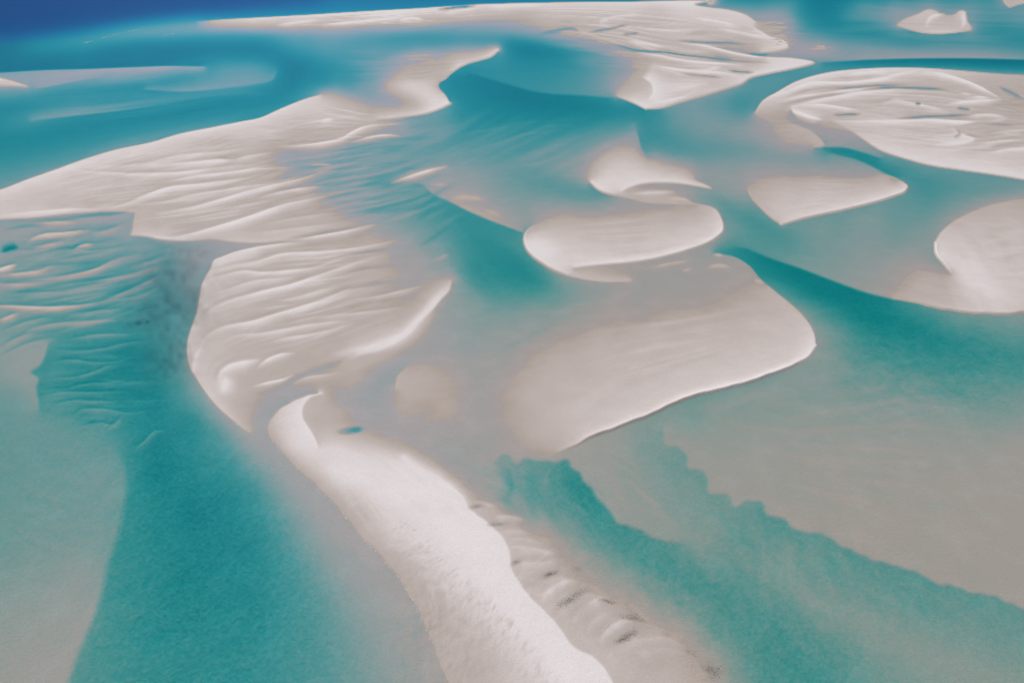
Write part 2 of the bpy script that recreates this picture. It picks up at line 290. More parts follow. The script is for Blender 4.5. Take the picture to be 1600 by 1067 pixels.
S([0,200, 35,191, 70,181, 110,174, 180,163, 260,152, 330,147, 400,140], [-7,-5.5,-3.2,-3,-3.8,-4.5,-5,-6])
C([50,189, 120,181, 185,174, 250,164, 320,153, 390,147], [-4,-3.3,-4,-5.2,-5.5,-6.5], [-6,-8.5,-9,-8.5,-8.5,-8.5], off=2)
S([238,141, 290,132, 340,122, 380,112, 405,106], [-4.5,-3.6,-3.4,-3.4,-3.6])
C([228,141, 290,143.5, 345,139, 395,133, 428,124, 432,112], [-4.5,-3.4,-3.4,-3.4,-4,-5], [-8,-6.5,-6,-6.5,-7.5,-7.5], off=2)
S([300,107, 350,101.5, 395,99, 425,104], [-5.5,-5,-5,-6])
S([-240,250, 0,245, 80,232, 150,217, 250,195, 350,176, 430,157], [-8,-8,-8,-8,-8,-8,-9])
S([-240,220, 0,215, 100,200, 200,188, 300,172, 400,156, 460,138], [-9.5,-9.5,-9.5,-9.5,-9.5,-9.5,-9.5])
C([-240,350, 0,297, 40,282, 80,268, 130,250, 180,235, 240,222, 280,210, 330,200, 380,190, 405,185, 440,170, 475,156, 500,149], [-4.2,-4.2,-4.2,-4.2,-4.5,-4.5,-4.5,-5,-5.5,-6.5,-7,-7,-6,-3], [7,7.5,8,8,8,8,8,8,8.5,8.5,8.5,8,7.5,6])
S([-240,330, 0,280, 60,262, 130,240, 200,222, 280,200], [-5.5,-5.5,-5.5,-5.5,-5.5,-6])
# ---- bank B0 north-east spit
C([779,80, 768,89, 750,95, 732,100, 717,107, 705,116, 697,124, 686,131, 686,137, 696,149, 704,163], [-5,-6,-6,-6.5,-7,-7.5,-8,-7,-6.5,-7,-6.5], [8,8,6,6,8,3,2,2,2,5,9])
C([704,163, 690,170, 670,177, 650,181, 620,184.5, 590,187], [-5,-4.5,-4,-4,-3.5,-3], [9,9,8,7,6,4])
PP(640,102,-.2, 690,92,.2, 740,85,.6, 615,122,-.6, 650,120,.8, 690,108,1.6, 600,110,-2.2, 580,150,-3, 620,158,-2.2, 640,160,-1.6)
S([605,137, 640,135, 680,136], [6,8.5,5])
S([620,141, 650,148, 680,156, 700,163], [8,9.5,9.5,9.5])
S([610,145, 640,155, 655,160, 640,167, 610,168, 585,163, 560,155, 530,148], [-2.4,-2.2,-1.4,-1.4,-2.2,-2.8,-3.2,-3.4])
S([500,150, 530,154, 560,163, 595,171, 630,173, 665,166, 680,164], [5,4,2,1.5,1.5,3,5])
PP(500, 165, 6.8, 460, 175, 5.8, 550, 178, 3.8, 620, 178, 1.3, 660, 172, 2.8)
PP(420, 195, 5.8, 470, 200, 2.3, 540, 195, 2.8, 430, 215, 2.8, 500, 212, 2.8, 560, 205, 1.8, 380, 200, 5.8)
S([640,194, 600,197, 560,203], [-2.5,-1.5,0]); S([650,210, 600,219, 540,226, 480,231, 432,236], [-4,-2.5,-1,-.5,-.5])
PP(620,205,-1, 600,230,-4, 520,237,-3.6, 560,235,-4.2, 460,242,-3.4)
# ---- bank B0, broad part
C([-240,358, 0,343, 50,340.5, 100,335, 150,331.5, 182,331, 211,333], [6,6,6,5,4,4,3], [-3,-3,-3,-3.2,-3.5,-3.5,-2.5])
C([211,333, 208,350, 205,368], [3,3,4], [-2.5,-2.2,-2.5])
C([205,368, 230,370.5, 248,374, 290,377, 330,373.5], [5,6,8,6,2], [-3,-4,-5,-4.5,-2])
C([330,374, 365,378.5, 400,380, 440,377, 500,366, 560,356], [3,5,5,5,4,2], [-1.5,-1,-1,-1,-1.2,-1.5])
S([432,240, 424,256, 428,272, 446,288, 485,302, 522,316, 535,335, 560,346], [-1,-1,-1,-1,-1,-1,-1.2,-1.5])
PP(60, 305, 3.9, 150, 290, 3.9, 250, 280, 3.4, 350, 270, 2.9, 100, 325, 2.9, 230, 320, 2.9, 300, 340, 1.9, 400, 300, 1.4, 300, 300, 3.4, 400, 350, 1.9, 460, 340, 1.8, 480, 320, 1.64, 380, 240, 2.9, 200, 255, 3.9, 300, 230, 3.9, 340, 330, 1.9, 240, 350, 1.8, 400, 265, 1.8, 420, 280, 1.14, 350, 215, 3.9)
# ---- fan of drowned ripples between the banks
PP(480,258,-3.6, 550,250,-4.5, 600,262,-6.2, 630,240,-5, 570,285,-5.3, 510,285,-3.8, 600,305,-6, 645,305,-7, 560,318,-3.2, 615,332,-5, 600,352,-2.4, 650,350,-4.5, 560,335,-2, 700,255,-3, 740,280,-2.6, 690,275,-2)
C([645,285, 662,290, 676,303, 700,314, 732,330, 770,346, 800,357, 816,363], [-2,-1.5,-1,0,.5,.5,-.5,-1.5], [-5.5,-6.5,-7,-7,-7.5,-7.5,-7.3,-6.5], off=1.8)
S([655,310, 700,335, 735,365, 770,395, 800,425, 840,442], [-6.8,-7.5,-8,-8.8,-9.2,-8.8])
PP(740,420,-8.3, 760,452,-7, 800,465,-5.6, 760,482,-4.2, 715,445,-3.4, 700,415,-3.6, 690,360,-5.5, 660,382,-3.4, 850,462,-5.3, 730,390,-7.5, 640,400,-2.2, 680,430,-2.2, 640,360,-3.5, 720,470,-3, 690,490,-2.4)
R([608,287, 640,277, 672,267, 702,259], 8, 3, 4.5)
R([700,309, 735,309, 764,315], 1.8, 6, 5, .8); R([755,328, 772,334, 786,339], 1.5, 5, 3, .8); R([672,292, 700,286], .8, 3, 2)
# ---- rippled bank B10
C([400,387, 370,393, 345,402, 334,407, 329,420, 322,431, 315,446, 311,468, 307,490, 299,512, 293,533, 292,552, 296,572, 304,587, 316,606, 330,625, 345,641, 360,654, 376,667, 389,676], [8,8,8,7.5,7,7,7,7,7,7,7,7,6,6,6,6,6,5,4,2], [-1.5,-1.8,-2,-3,-3,-3.2,-3.5,-3.8,-4.5,-5,-5,-4.5,-3.5,-3,-2.8,-2.5,-2,-1.8,-1.5,-1.2])
S([400,384, 440,381, 500,376], [-1,-.5,-.2])
S([630,380, 640,395, 655,402, 650,420, 640,440, 655,450, 680,432, 706,440], [-.5,-1,0,-.3,-.8,-1,-.6,0])
C([706,441, 702,455, 688,470, 675,486, 655,505, 640,522, 618,537, 590,549, 560,556], [-2.5,-2.2,-1.8,-1.6,-1,-.5,0,1,2], [4,7,8,8,8,8,8,7,6])
PP(350, 440, 4.1, 340, 500, 4.1, 320, 560, 5.1, 350, 600, 4.1, 400, 430, 3.1, 450, 420, 2.6, 520, 395, 3.1, 580, 385, 2.1, 450, 480, 2.1, 550, 450, 1.4, 500, 520, 2.1, 600, 430, 0.9, 600, 480, 1.52, 560, 500, 0.9, 620, 450, 0.02, 620, 500, 0.9, 400, 560, 2.6, 450, 570, 1.9, 380, 640, 1.4, 420, 600, 1.4, 560, 420, 1.9, 650, 470, -0.48, 640, 490, 1.02)
S([595,556, 585,575, 568,592, 552,607, 520,612], [0,0,0,0,0])
PP(560,570,2, 540,590,1.5, 500,600,1, 600,548,1.5, 470,605,.5)
S([670,545, 630,558, 606,572, 592,595, 578,620, 575,640], [-1.8,-2.2,-2.4,-2.4,-2.2,-1.8])
S([392,690, 398,668, 408,650, 424,635, 445,622, 475,611, 510,612, 545,618], [-1.6,-1.8,-2,-2,-2,-1.8,-1.5,-1.6])
R([398,616, 430,608, 455,595, 485,582, 520,570, 545,556], -2.2, 4, 5, .9, .2)
# ---- long foreground dune
C([503,616, 480,618, 452,632, 432,644, 421,658, 418,674, 425,688, 440,705, 455,720, 470,737, 490,753, 505,770, 520,785, 532,797, 545,812, 562,834, 580,853, 600,875, 620,898, 632,916, 650,946, 665,980, 678,1010, 690,1040, 700,1067, 735,1180, 755,1260], [3,7,7,5,3,2,2,2,2,2,2,2,2,1.8,1.6,1.5,1.5,1.5,1.5,1.3,1.3,1.3,1.3,1.3,1.3,1.3,1.3], [-1.8,-1.8,-1.8,-1.6,-1.4,-1.2,-1.2,-1.2,-1.2,-1.2,-1,-1,-1,-1,-1,-1,-1,-1,-1,-1,-1,-1,-1,-1,-1,-1,-1], wob=1.2)
S([390,705, 405,725, 425,745, 450,775, 480,810, 505,850, 540,900, 575,950, 600,1000, 620,1067, 640,1180], [-3,-3.2,-3.3,-3,-2.8,-2.6,-2.5,-2.5,-2.5,-2.6,-2.6])
S([405,695, 440,728, 480,775, 530,835, 570,885, 605,930, 635,980, 660,1040, 680,1110], [-1.5,-1.5,-1.5,-1.5,-1.5,-1.5,-1.5,-1.5,-1.5])
S([340,690, 365,735, 400,790, 430,850, 470,920, 500,990, 520,1067, 540,1180], [-6,-7.5,-7.6,-7,-6.4,-5.8,-5.3,-5.3])
S([438,648, 440,672, 455,700, 490,728, 530,755, 570,785, 610,820, 655,862, 700,905, 760,965, 800,1015, 830,1067, 880,1180], [7,7,7,7,7,7,7,7,7,7,6.5,6,6])
S([428,672, 440,695, 470,725, 510,760, 550,795, 590,840, 640,890, 700,950, 745,1010, 770,1067], [3.5,3.5,3.2,3.2,3.2,3.2,3,3,3,3])
C([503,616, 485,622, 474,636, 473,652, 482,668, 492,684, 497,697], [3,3,3.5,3.5,3.5,3.5,5], [8,9,9.5,9.5,9.5,9.5,9.5], off=2)
S([497,697, 540,702, 590,705, 630,712], [8,7.5,7,7])
S([520,740, 570,745, 620,760, 680,800, 720,850, 760,900, 800,950, 850,1010, 880,1067, 930,1180], 10)
C([630,714, 655,728, 690,748, 722,775, 736,795, 760,815, 785,840, 797,868, 800,888, 812,910, 830,934, 850,955, 870,975, 895,1008, 925,1026, 945,1045, 957,1067, 1010,1180, 1040,1260], [7,6.5,6,5,4.4,4,4,4,4,4,4,4,4,4,4,4,4,4,4], [8,8.5,9,9.3,9.5,9.5,9.5,9.5,9.5,9.5,9.5,9.5,9.5,9.5,9.5,9.5,9.5,9.5,9.5], off=2.6, wob=1.0)
S([515,640, 540,640, 552,655], [0,-.5,-1.3]); PP(500,640,2.5, 520,660,2.3, 495,665,2.5, 530,645,1.5)
S([560,684, 600,694, 640,708, 670,722, 700,748, 730,768, 765,790], [1,.8,.5,.2,0,0,-.5])
S([765,800, 790,812, 830,830, 870,850, 880,868, 915,905, 960,935, 1000,958, 1045,985, 1080,1015, 1102,1040, 1115,1067, 1160,1180], [0,0,0,0,0,0,0,0,0,0,0,0,0])
PP(830,870,2.8, 880,910,2.8, 930,960,3, 1000,1000,3, 1050,1050,3, 960,1000,3, 980,1060,3.2, 850,860,2.2, 820,845,2, 775,800,1.5, 1030,1010,2.5)
def lens(x, y, rx, ry, v, ang=0, k=1.0):
    STROKES.append(('lens', x, y, rx, ry, math.radians(ang), v, k))
lens(553, 672, 15, 5.0, -7.5, -8); lens(540, 674, 12, 4.5, -4, -5, .7)
# scallops east of the dune crest
def scallop(pts, k=1.0, hi=6.5, lo=1.0):
    R(pts, hi, 3, 10, .8 * k, .3)
    c = np.array(pts, float).reshape(-1, 2) + (5, 15)
    R(c.ravel().tolist(), lo + 1, 7, 9, .5 * k, .5)
scallop([737,790, 745,786, 760,788, 775,793], .8)
scallop([768,815, 778,808, 800,808, 822,812], .8)
scallop([790,862, 800,855, 830,857, 860,864, 872,868], .9, 7)
scallop([800,885, 820,880, 850,880, 868,872], .8, 6.5)
scallop([830,905, 852,905, 870,903, 895,906], .6, 5.5)
scallop([846,942, 850,930, 868,916, 885,908, 905,908], 1, 7)
scallop([893,972, 902,958, 918,946, 940,934, 950,938], 1, 7)
scallop([935,1005, 945,990, 958,978, 975,970, 990,971], 1, 7)
scallop([958,1012, 985,1003, 1015,998, 1045,998, 1065,1008], .7, 5)
scallop([880,935, 900,932, 925,930, 945,936], .6, 5)
scallop([782,836, 792,830, 806,829, 826,834], .7, 6)
scallop([786,850, 800,843, 820,842, 848,850], .6, 5.5)
scallop([752,800, 762,797, 778,800], .6, 5)
scallop([806,900, 824,894, 846,894], .6, 5)
scallop([870,958, 882,946, 898,938], .6, 5)
scallop([915,990, 925,974, 940,962, 952,958], .7, 5.5)
scallop([990,1030, 1010,1018, 1040,1014, 1070,1022], .5, 4.5)
for (x, y, rx, ry) in ((742,790,10,4), (772,816,9,4), (858,900,20,8), (806,880,9,4), (972,990,18,8), (905,955,18,9), (1020,1040,30,16), (868,868,12,4)):
    lens(x, y, rx, ry, 1.2, -28, .55)
# ---- west: deep channel, shoals and drowned ripples
PP(40,360,-3, 100,350,-2.6, 150,352,-3, 180,345,-2.8, 100,400,-4, 150,380,-3.6, 200,390,-4.2, 250,392,-5, 200,440,-6.2, 100,440,-5, 60,470,-5, 30,430,-4.6, 150,480,-5.6, 280,410,-4, 300,395,-2.2, 310,400,-1.6, 260,420,-5.5, 230,480,-6.5, 280,480,-5.8, 150,520,-7.6, 60,515,-5, 20,510,-4.6, 200,560,-10.6, 150,600,-9.4, 235,620,-10.8, 250,700,-10.3, 300,800,-10.8, 300,900,-9.8, 250,1000,-8.3, 190,1067,-6.7, 350,1067,-8, 400,950,-9, 390,860,-9.6, 350,780,-9.6, 300,660,-9.2, 340,680,-6.2, 270,560,-6.5, 275,600,-6.6, 120,560,-7.6, 130,640,-8, 110,620,-7, 240,820,-8.6, 400,1180,-8, 230,1180,-7, 305,620,-4.6, 280,530,-5.8, 240,740,-10.4, 160,645,-6, 210,650,-8.5)
R([0,395, 14,388, 30,386], -11, 6, 4, 1, .3)
C([74,540, 68,558, 62,570, 48,583, 60,592, 57,606, 61,625, 60,640], [-6,-6.5,-7,-6,-6.8,-7,-6.5,-6], [-2.4,-2,-2.2,-2.4,-2.6,-2.8,-3.2,-3.5], off=3.5, wob=1)
PP(0,560,-2.8, 30,585,-2.4, 40,550,-2.5, 20,620,-4.5, 0,650,-5, 60,700,-4.7, 0,745,-4.9, 100,780,-4.3, 0,850,-4.6, 80,890,-3.4, 100,945,-2.3, 0,970,-2.6, 50,1040,-1.7, 120,700,-4.6, 150,740,-4.3, 150,820,-4, -100,800,-4.8, -100,600,-4, 140,880,-3, 0,1100,-1.5)
C([176,700, 190,715, 197,745, 197,775, 190,810, 180,850, 168,885, 160,925, 150,955, 136,990, 122,1020, 106,1067, 60,1180, 30,1260], [-6,-6.8,-7.4,-7.6,-7.6,-7.2,-7,-6.6,-6.2,-6,-5.6,-5.4,-5.4,-5.4], [-5,-4.9,-4.7,-4.5,-4.4,-4,-3.5,-2.8,-2.2,-1.9,-1.7,-1.5,-1.5,-1.5], off=8.0)
S([75,650, 110,660, 140,672, 165,690], [-5,-5.2,-5.2,-5.4])

def solve():
    global VAL, WGT, HARD
    for c, v, w in SOFT:
        put(c[:, 0], c[:, 1], v, w, False)
    for c, lv, rv, nx, ny, off in EDGES:
        put(c[:, 0] + nx * off, c[:, 1] + ny * off, lv, 1.0, True)
    for c, lv, rv, nx, ny, off in EDGES:
        put(c[:, 0] - nx * off, c[:, 1] - ny * off, rv, 1.0, True)
    lev = [(VAL * WGT, WGT)]
    while min(lev[-1][0].shape) > 12:
        a, b = lev[-1]
        h, w = (a.shape[0] + 1) // 2, (a.shape[1] + 1) // 2
        pa = np.zeros((2 * h, 2 * w)); pb = np.zeros((2 * h, 2 * w))
        pa[:a.shape[0], :a.shape[1]] = a; pb[:a.shape[0], :a.shape[1]] = b
        f = lambda q: q[::2, ::2] + q[1::2, ::2] + q[::2, 1::2] + q[1::2, 1::2]
        lev.append((f(pa), f(pb)))
    u = None
    for n, (a, b) in enumerate(reversed(lev)):
        h, w = a.shape
        k = len(lev) - 1 - n
        if u is None:
            u = np.full((h, w), (a.sum() / max(b.sum(), 1e-9)))
        else:
            u = np.repeat(np.repeat(u, 2, 0), 2, 1)[:h, :w]
            p = np.pad(u, 1, mode='edge')
            u = (p[:-2, 1:-1] + p[2:, 1:-1] + p[1:-1, :-2] + p[1:-1, 2:] + 4 * u) / 8
        g = 4.0 ** -k
        t = a / np.maximum(b, 1e-9)
        s = np.minimum(b, 1.0)
        al = np.where(b > 0, s / (s + .18), 0) if k == 0 else np.where(b > 0, np.minimum(1, s * 3 + .3), 0)
        if k == 0:
            al = np.where(HARD, 1.0, al)
        for it in range(160 if k > 1 else (60 if k == 1 else 40)):
            p = np.pad(u, 1, mode='edge')
            m = (p[:-2, 1:-1] + p[2:, 1:-1] + p[1:-1, :-2] + p[1:-1, 2:]) * .25
            u = m + (t - m) * al
    base = u.copy()
    for it in range(70):                                   # let the soft soundings relax, keep the scarps
        p = np.pad(u, 1, mode='edge')
        m = (p[:-2, 1:-1] + p[2:, 1:-1] + p[1:-1, :-2] + p[1:-1, 2:]) * .25
        u = np.where(HARD, base, m)
    for c, lv, rv, nx, ny, off in EDGES:                  # even out the staircase the grid leaves along each scarp
        hw = max(off, 1.3)
        i0 = np.round((c[:, 1] - Y0) / STEP).astype(int); j0 = np.round((c[:, 0] - X0) / STEP).astype(int)
        r = int(hw / STEP) + 2
        I, J, D, V = [], [], [], []
        for di in range(-r, r + 1):
            for dj in range(-r, r + 1):
                ii, jj = i0 + di, j0 + dj
                ex, ey = X0 + jj * STEP - c[:, 0], Y0 + ii * STEP - c[:, 1]
                sg = ex * nx + ey * ny
                d = np.hypot(ex, ey)
                ok = (d < hw + .5) & (ii >= 0) & (ii < H) & (jj >= 0) & (jj < W)
                q = np.clip(sg / (2 * hw) + .5, 0, 1); q = q * q * (3 - 2 * q)
                I.append(ii[ok]); J.append(jj[ok]); D.append(d[ok]); V.append((rv + (lv - rv) * q)[ok])
        I, J, D, V = (np.concatenate(q) for q in (I, J, D, V))
        o = np.argsort(-D)
        u[I[o], J[o]] = V[o]
    for it in range(1):
        p = np.pad(u, 1, mode='edge')
        u = .5 * u + .5 * (p[:-2, 1:-1] + p[2:, 1:-1] + p[1:-1, :-2] + p[1:-1, 2:]) * .25
    return u

XX, YY = np.meshgrid(GX, GY)

def smooth_noise(x, y, seed):
    """value noise on an integer lattice"""
    xi, yi = np.floor(x).astype(np.int64), np.floor(y).astype(np.int64)
    fx, fy = x - xi, y - yi
    fx, fy = fx * fx * (3 - 2 * fx), fy * fy * (3 - 2 * fy)
    def h(a, b):
        n = (a * 374761393 + b * 668265263 + seed * 974711) & 0xFFFFFFFF
        n = ((n ^ (n >> 13)) * 1274126177) & 0xFFFFFFFF
        return ((n ^ (n >> 16)) & 0xFFFF) / 32767.5 - 1
    return (h(xi, yi) * (1 - fx) + h(xi + 1, yi) * fx) * (1 - fy) + (h(xi, yi + 1) * (1 - fx) + h(xi + 1, yi + 1) * fx) * fy

def box(x0, x1, y0, y1):
    return (slice(max(0, int((y0 - Y0) / STEP)), min(H, int((y1 - Y0) / STEP) + 2)),
            slice(max(0, int((x0 - X0) / STEP)), min(W, int((x1 - X0) / STEP) + 2)))

def apply_strokes(u):
    for st in FINE + STROKES:
        if st[0] == 'lens':
            _, x, y, rx, ry, a, v, k = st
            r = 2.5 * max(rx, ry)
            s = box(x - r, x + r, y - r, y + r)
            dx, dy = XX[s] - x, YY[s] - y
            c, n = math.cos(a), math.sin(a)
            p, q = (dx * c + dy * n) / rx, (-dx * n + dy * c) / ry
            m = np.exp(-(p * p + q * q) ** 1.3 * .9) * k
            u[s] += (v - u[s]) * m
            continue
        pts, target, wl, wr, k, taper = st
        c, _ = spline(pts, step=4)
        r = 3 * max(wl, wr)
        s = box(c[:, 0].min() - r, c[:, 0].max() + r, c[:, 1].min() - r, c[:, 1].max() + r)
        X, Y = XX[s], YY[s]
        best = np.full(X.shape, 1e9); sg = np.zeros(X.shape); tt = np.zeros(X.shape)
        seg = np.hypot(*np.diff(c, axis=0).T); acc = np.concatenate([[0], np.cumsum(seg)]); tot = acc[-1]
        for i in range(len(c) - 1):
            ax, ay = c[i]; bx, by = c[i + 1]
            dx, dy = bx - ax, by - ay
            t = np.clip(((X - ax) * dx + (Y - ay) * dy) / max(seg[i] ** 2, 1e-9), 0, 1)
            d = np.hypot(X - ax - t * dx, Y - ay - t * dy)
            m = d < best
            best = np.where(m, d, best)
            sg = np.where(m, (X - ax) * dy - (Y - ay) * dx, sg)     # >0: left hand as seen on the chart
            tt = np.where(m, (acc[i] + t * seg[i]) / tot, tt)
        w = np.where(sg > 0, wl, wr)
        tp = np.clip(np.minimum(tt, 1 - tt) / max(taper, 1e-3), 0, 1) ** .7
        prof = np.exp(-(best / (w * (.35 + .65 * tp))) ** 1.6) * tp * k
        u[s] += (target - u[s]) * prof
    return u

#TEXTURES
TEX = []
def T(cx, cy, rx, ry, ang, ln, wd, amp, seed=1, sharp=1.0):
    TEX.append((cx, cy, rx, ry, math.radians(ang), ln, wd, amp, seed, sharp))

def apply_tex(u):
    for cx, cy, rx, ry, a, ln, wd, amp, seed, sharp in TEX:
        s = box(cx - rx, cx + rx, cy - ry, cy + ry)
        X, Y = XX[s], YY[s]
        q = ((X - cx) / rx) ** 2 + ((Y - cy) / ry) ** 2
        mask = np.clip(1 - q, 0, 1); mask = mask * mask * (3 - 2 * mask)
        p = X * math.cos(a) + Y * math.sin(a)
        n = -X * math.sin(a) + Y * math.cos(a)
        bend = smooth_noise(p / (ln * 1.4) + 7, n / (wd * 6), seed + 50) * wd * 1.6
        f = smooth_noise(p / ln, (n + bend) / wd, seed) * .65 + smooth_noise(p / ln * 1.9, (n + bend) / wd * 2.1, seed + 9) * .35
        if sharp > 1:
            f = 1 - 2 * np.abs(f) ** (1 / 1.3)
            f = f * .9 - .25
        u[s] += f * amp * mask * 1.35
    return u

#RIDGES
def RD(pts, hi, w=5.0, lo=None, up=1.6, k=1.0, lk=.85):
    """crest of a sand wave: steep on its upper (left) hand with a trough there, long on its right hand"""
    if lo is not None:
        lo = lo - 1.5
        c = np.array(pts, float).reshape(-1, 2)
        t = np.gradient(c, axis=0); t /= np.maximum(np.hypot(t[:, 0], t[:, 1]), 1e-9)[:, None]
        c = c + np.stack([t[:, 1], -t[:, 0]], 1) * (up + w * .42)
        R(c.ravel().tolist(), lo, w * .5, w * .35, lk)
    R(pts, hi, up, w, k)

# rippled bank
RD([352,401, 372,394, 400,388, 440,382, 480,379], 8, 7)
RD([330,425, 360,418, 400,410, 440,398, 500,395, 560,388, 600,380, 629,373], 8, 7, 3)
RD([320,441, 345,433, 380,425, 410,427, 450,424, 490,419, 520,410, 541,403], 8, 6, 3)
RD([316,500, 330,485, 350,474, 400,459, 450,447, 500,431, 540,417, 565,408, 600,398], 9, 8, 2.5)
RD([330,462, 360,452, 400,440, 440,436, 470,430], 6.5, 5, 4)
RD([400,486, 430,480, 480,476, 520,470], 7.5, 5, 3.5)
RD([310,545, 325,525, 350,512, 400,502, 430,492, 480,478, 520,463, 560,446, 600,440], 9, 8, 2.5)
RD([420,470, 460,466, 500,455, 530,448], 6, 5, 3)
RD([345,535, 370,525, 410,522, 450,514, 500,506, 560,500], 7, 6, 4)
RD([410,540, 440,530, 480,524, 520,516, 556,502], 6.5, 5, 3)
RD([480,500, 530,492, 580,488, 630,480], 5.5, 5, 2)
RD([560,470, 600,462, 640,452, 660,446], 4.5, 5, 1)
RD([300,585, 304,560, 315,540], 9, 9)
RD([340,600, 346,582, 360,572, 385,566, 410,562], 9.5, 9, 3.5, 3)
R([322,590, 330,570, 350,555, 380,545, 410,538, 450,533], 2.8, 6, 6, .8)
RD([400,577, 415,564, 440,554, 462,552], 9, 6, 3)
R([362,626, 368,615, 385,608, 405,603, 440,588, 470,575], 3, 5, 4, .8)
RD([395,604, 420,598, 445,592, 460,584], 8.5, 4, 2)
RD([455,600, 480,590, 510,586, 530,582], 4.5, 5, 1)
R([345,618, 352,600, 352,585], 9.5, 9, 12, .9)
R([698,447, 675,474, 655,500, 628,525, 590,540, 545,549, 510,556], 9, 14, 7, .9)
R([540,575, 565,562, 600,556, 640,545], 1.5, 5, 5, .5)
R([400,615, 430,606, 455,596], 1, 3, 3, .4)
for i in range(9):
    y = 410 + i * 15
    RD([470 + i*6, y, 520 + i*5, y - 9 - i, 580 + i*3, y - 14 - 2*i], 5.5 - .3*i, 4, 2.5, 1.5, .5, .4)
R([655,392, 600,391, 545,399, 500,408], -2.8, 2.5, 3.5, .9, .6)
R([640,415, 580,418, 540,428, 495,438], -1.8, 2.5, 4, .8, .6)
R([650,440, 590,443, 555,449, 515,459], -2.6, 3, 4, .9, .6)
R([640,462, 600,470, 560,476], -1.2, 3, 4, .7, .6)
R([560,344, 500,352, 450,360], .5, 3, 4, .6, .6)
# broad bank
RD([232,371, 265,373, 300,366, 350,352, 400,336, 440,322, 480,313, 513,306], 9.5, 9, 3)
RD([240,335, 300,325, 350,311, 400,297, 430,290, 470,280, 508,268, 526,265], 8.5, 6, 3)
RD([165,328, 200,318, 230,306, 262,295, 300,290, 350,284, 400,277], 9, 6, 3.5)
RD([250,318, 300,306, 350,298, 400,290, 440,287], 7.5, 5, 4)
RD([0,337, 60,332, 110,328, 160,327], 8.5, 5)
RD([255,288, 300,277, 350,272, 400,265, 450,262], 8, 4, 4)
R([120,319, 140,316, 158,313], 2, 3, 3, .9)
R([140,292, 180,284, 230,282, 280,274], 3, 7, 7, .7)
RD([110,268, 160,271, 220,273, 290,270, 350,262, 400,257], 8, 5, 4)
RD([240,262, 300,255, 350,250, 400,243, 425,238], 9, 6, 3)
RD([160,262, 220,258, 280,245, 330,240, 390,232], 7, 5, 4)
R([335,246, 360,248, 385,244], -.5, 3, 3, .9)
R([300,226, 340,222, 385,220], 2.5, 6, 6, .8)
RD([430,229, 470,228, 505,224, 535,217, 550,208, 570,199, 600,195, 632,193], 9, 5, 3)
RD([548,223, 575,216, 600,212, 628,213], 8, 3, 1)
R([500,192, 512,189, 522,188], 8, 3, 4)
R([540,188, 590,186, 640,185], 6, 2.5, 3, .7)
R([440,205, 500,203, 540,206], 2.5, 5, 5, .6)
R([470,214, 520,211, 545,210], 2.5, 4, 4, .6)
RD([440,378, 470,374, 500,369, 545,361, 592,349], 8, 6, -1)
RD([390,366, 430,362, 480,356, 533,348], 5, 6, 3)
RD([410,352, 450,344, 500,336, 530,330], 4, 5, 2)
RD([400,311, 430,303, 460,297, 505,291], 7, 5, 1)
R([595,349, 630,338, 660,327], -1, 4, 4, .7)
R([480,258, 500,257, 522,258], 3, 1.5, 2, .9)
R([400,288, 430,273, 465,258], 3, 3, 4, .6)
for i in range(8):
    y = 245 + i * 9
    R([440 + i*9, y + 8, 490 + i*9, y, 545 + i*10, y - 10], [1, -1.2][i % 2], 2.2, 3, .6)
for i in range(7):
    R([560 + 8*i, 262 + 13*i, 610 + 8*i, 250 + 13*i, 660 + 7*i, 232 + 12*i], -3, 2, 3.5, .45)
R([612,300, 650,295, 690,290], -3.5, 3, 3, .5)
R([620,332, 655,318, 680,305], -4, 3, 3, .6); R([640,352, 680,335, 705,320], -5, 3, 4, .6); R([660,372, 700,345, 728,330], -5, 3, 4, .6)
R([675,410, 690,402, 702,396], 0, 2, 4, .7)
R([650,345, 670,330, 690,322], -8, 3, 4, .5); R([655,385, 690,362, 712,345], -8, 3, 4, .5)
# drowned ripples in the west
for pts, t in (([40,381, 52,373, 68,367.5, 100,365, 142,359], 6), ([50,389, 75,383, 102,378], 2), ([112,392, 128,384, 148,381], 5),
               ([-10,424, 10,418, 27,413], 9), ([-5,431, 40,427, 65,423, 82,414], 4), ([20,440, 60,438, 110,431, 150,421, 182,406, 222,398], 2),
               ([-20,444, 20,445, 60,443, 90,440], 1.5), ([120,443, 160,438, 205,430, 256,413], -1.5), ([-30,478, 20,479, 70,481, 110,479, 155,473], 5),
               ([150,475, 190,459, 230,441, 258,426], -1.5), ([-5,502, 12,496, 30,489], 3), ([32,527, 50,515, 78,508, 120,504, 185,500], -.5),
               ([50,350, 90,348, 130,347], 3), ([150,347, 180,339, 205,334], -1), ([140,366, 165,362, 195,352], 1), ([100,345, 150,341, 190,336], -.5),
               ([0,366, 40,358, 80,357], -1.8), ([95,455, 140,448, 190,440], -2.5), ([60,400, 100,392, 150,394, 200,386], -2.2), ([90,411, 130,402, 175,396], -2.5),
               ([0,460, 60,459, 120,456], -2.5), ([100,494, 150,487, 200,483], -3), ([0,520, 40,505, 80,496], -2.5), ([0,545, 30,528, 60,520], -1.5),
               ([105,531, 150,524, 210,522], -3), ([0,560, 40,540, 90,528], -2), ([200,420, 235,410, 262,400], -2.6), ([185,470, 220,462, 250,448], -3.6)):
    RD(pts, t, 5.5, -6.8, 2, .85, .4)
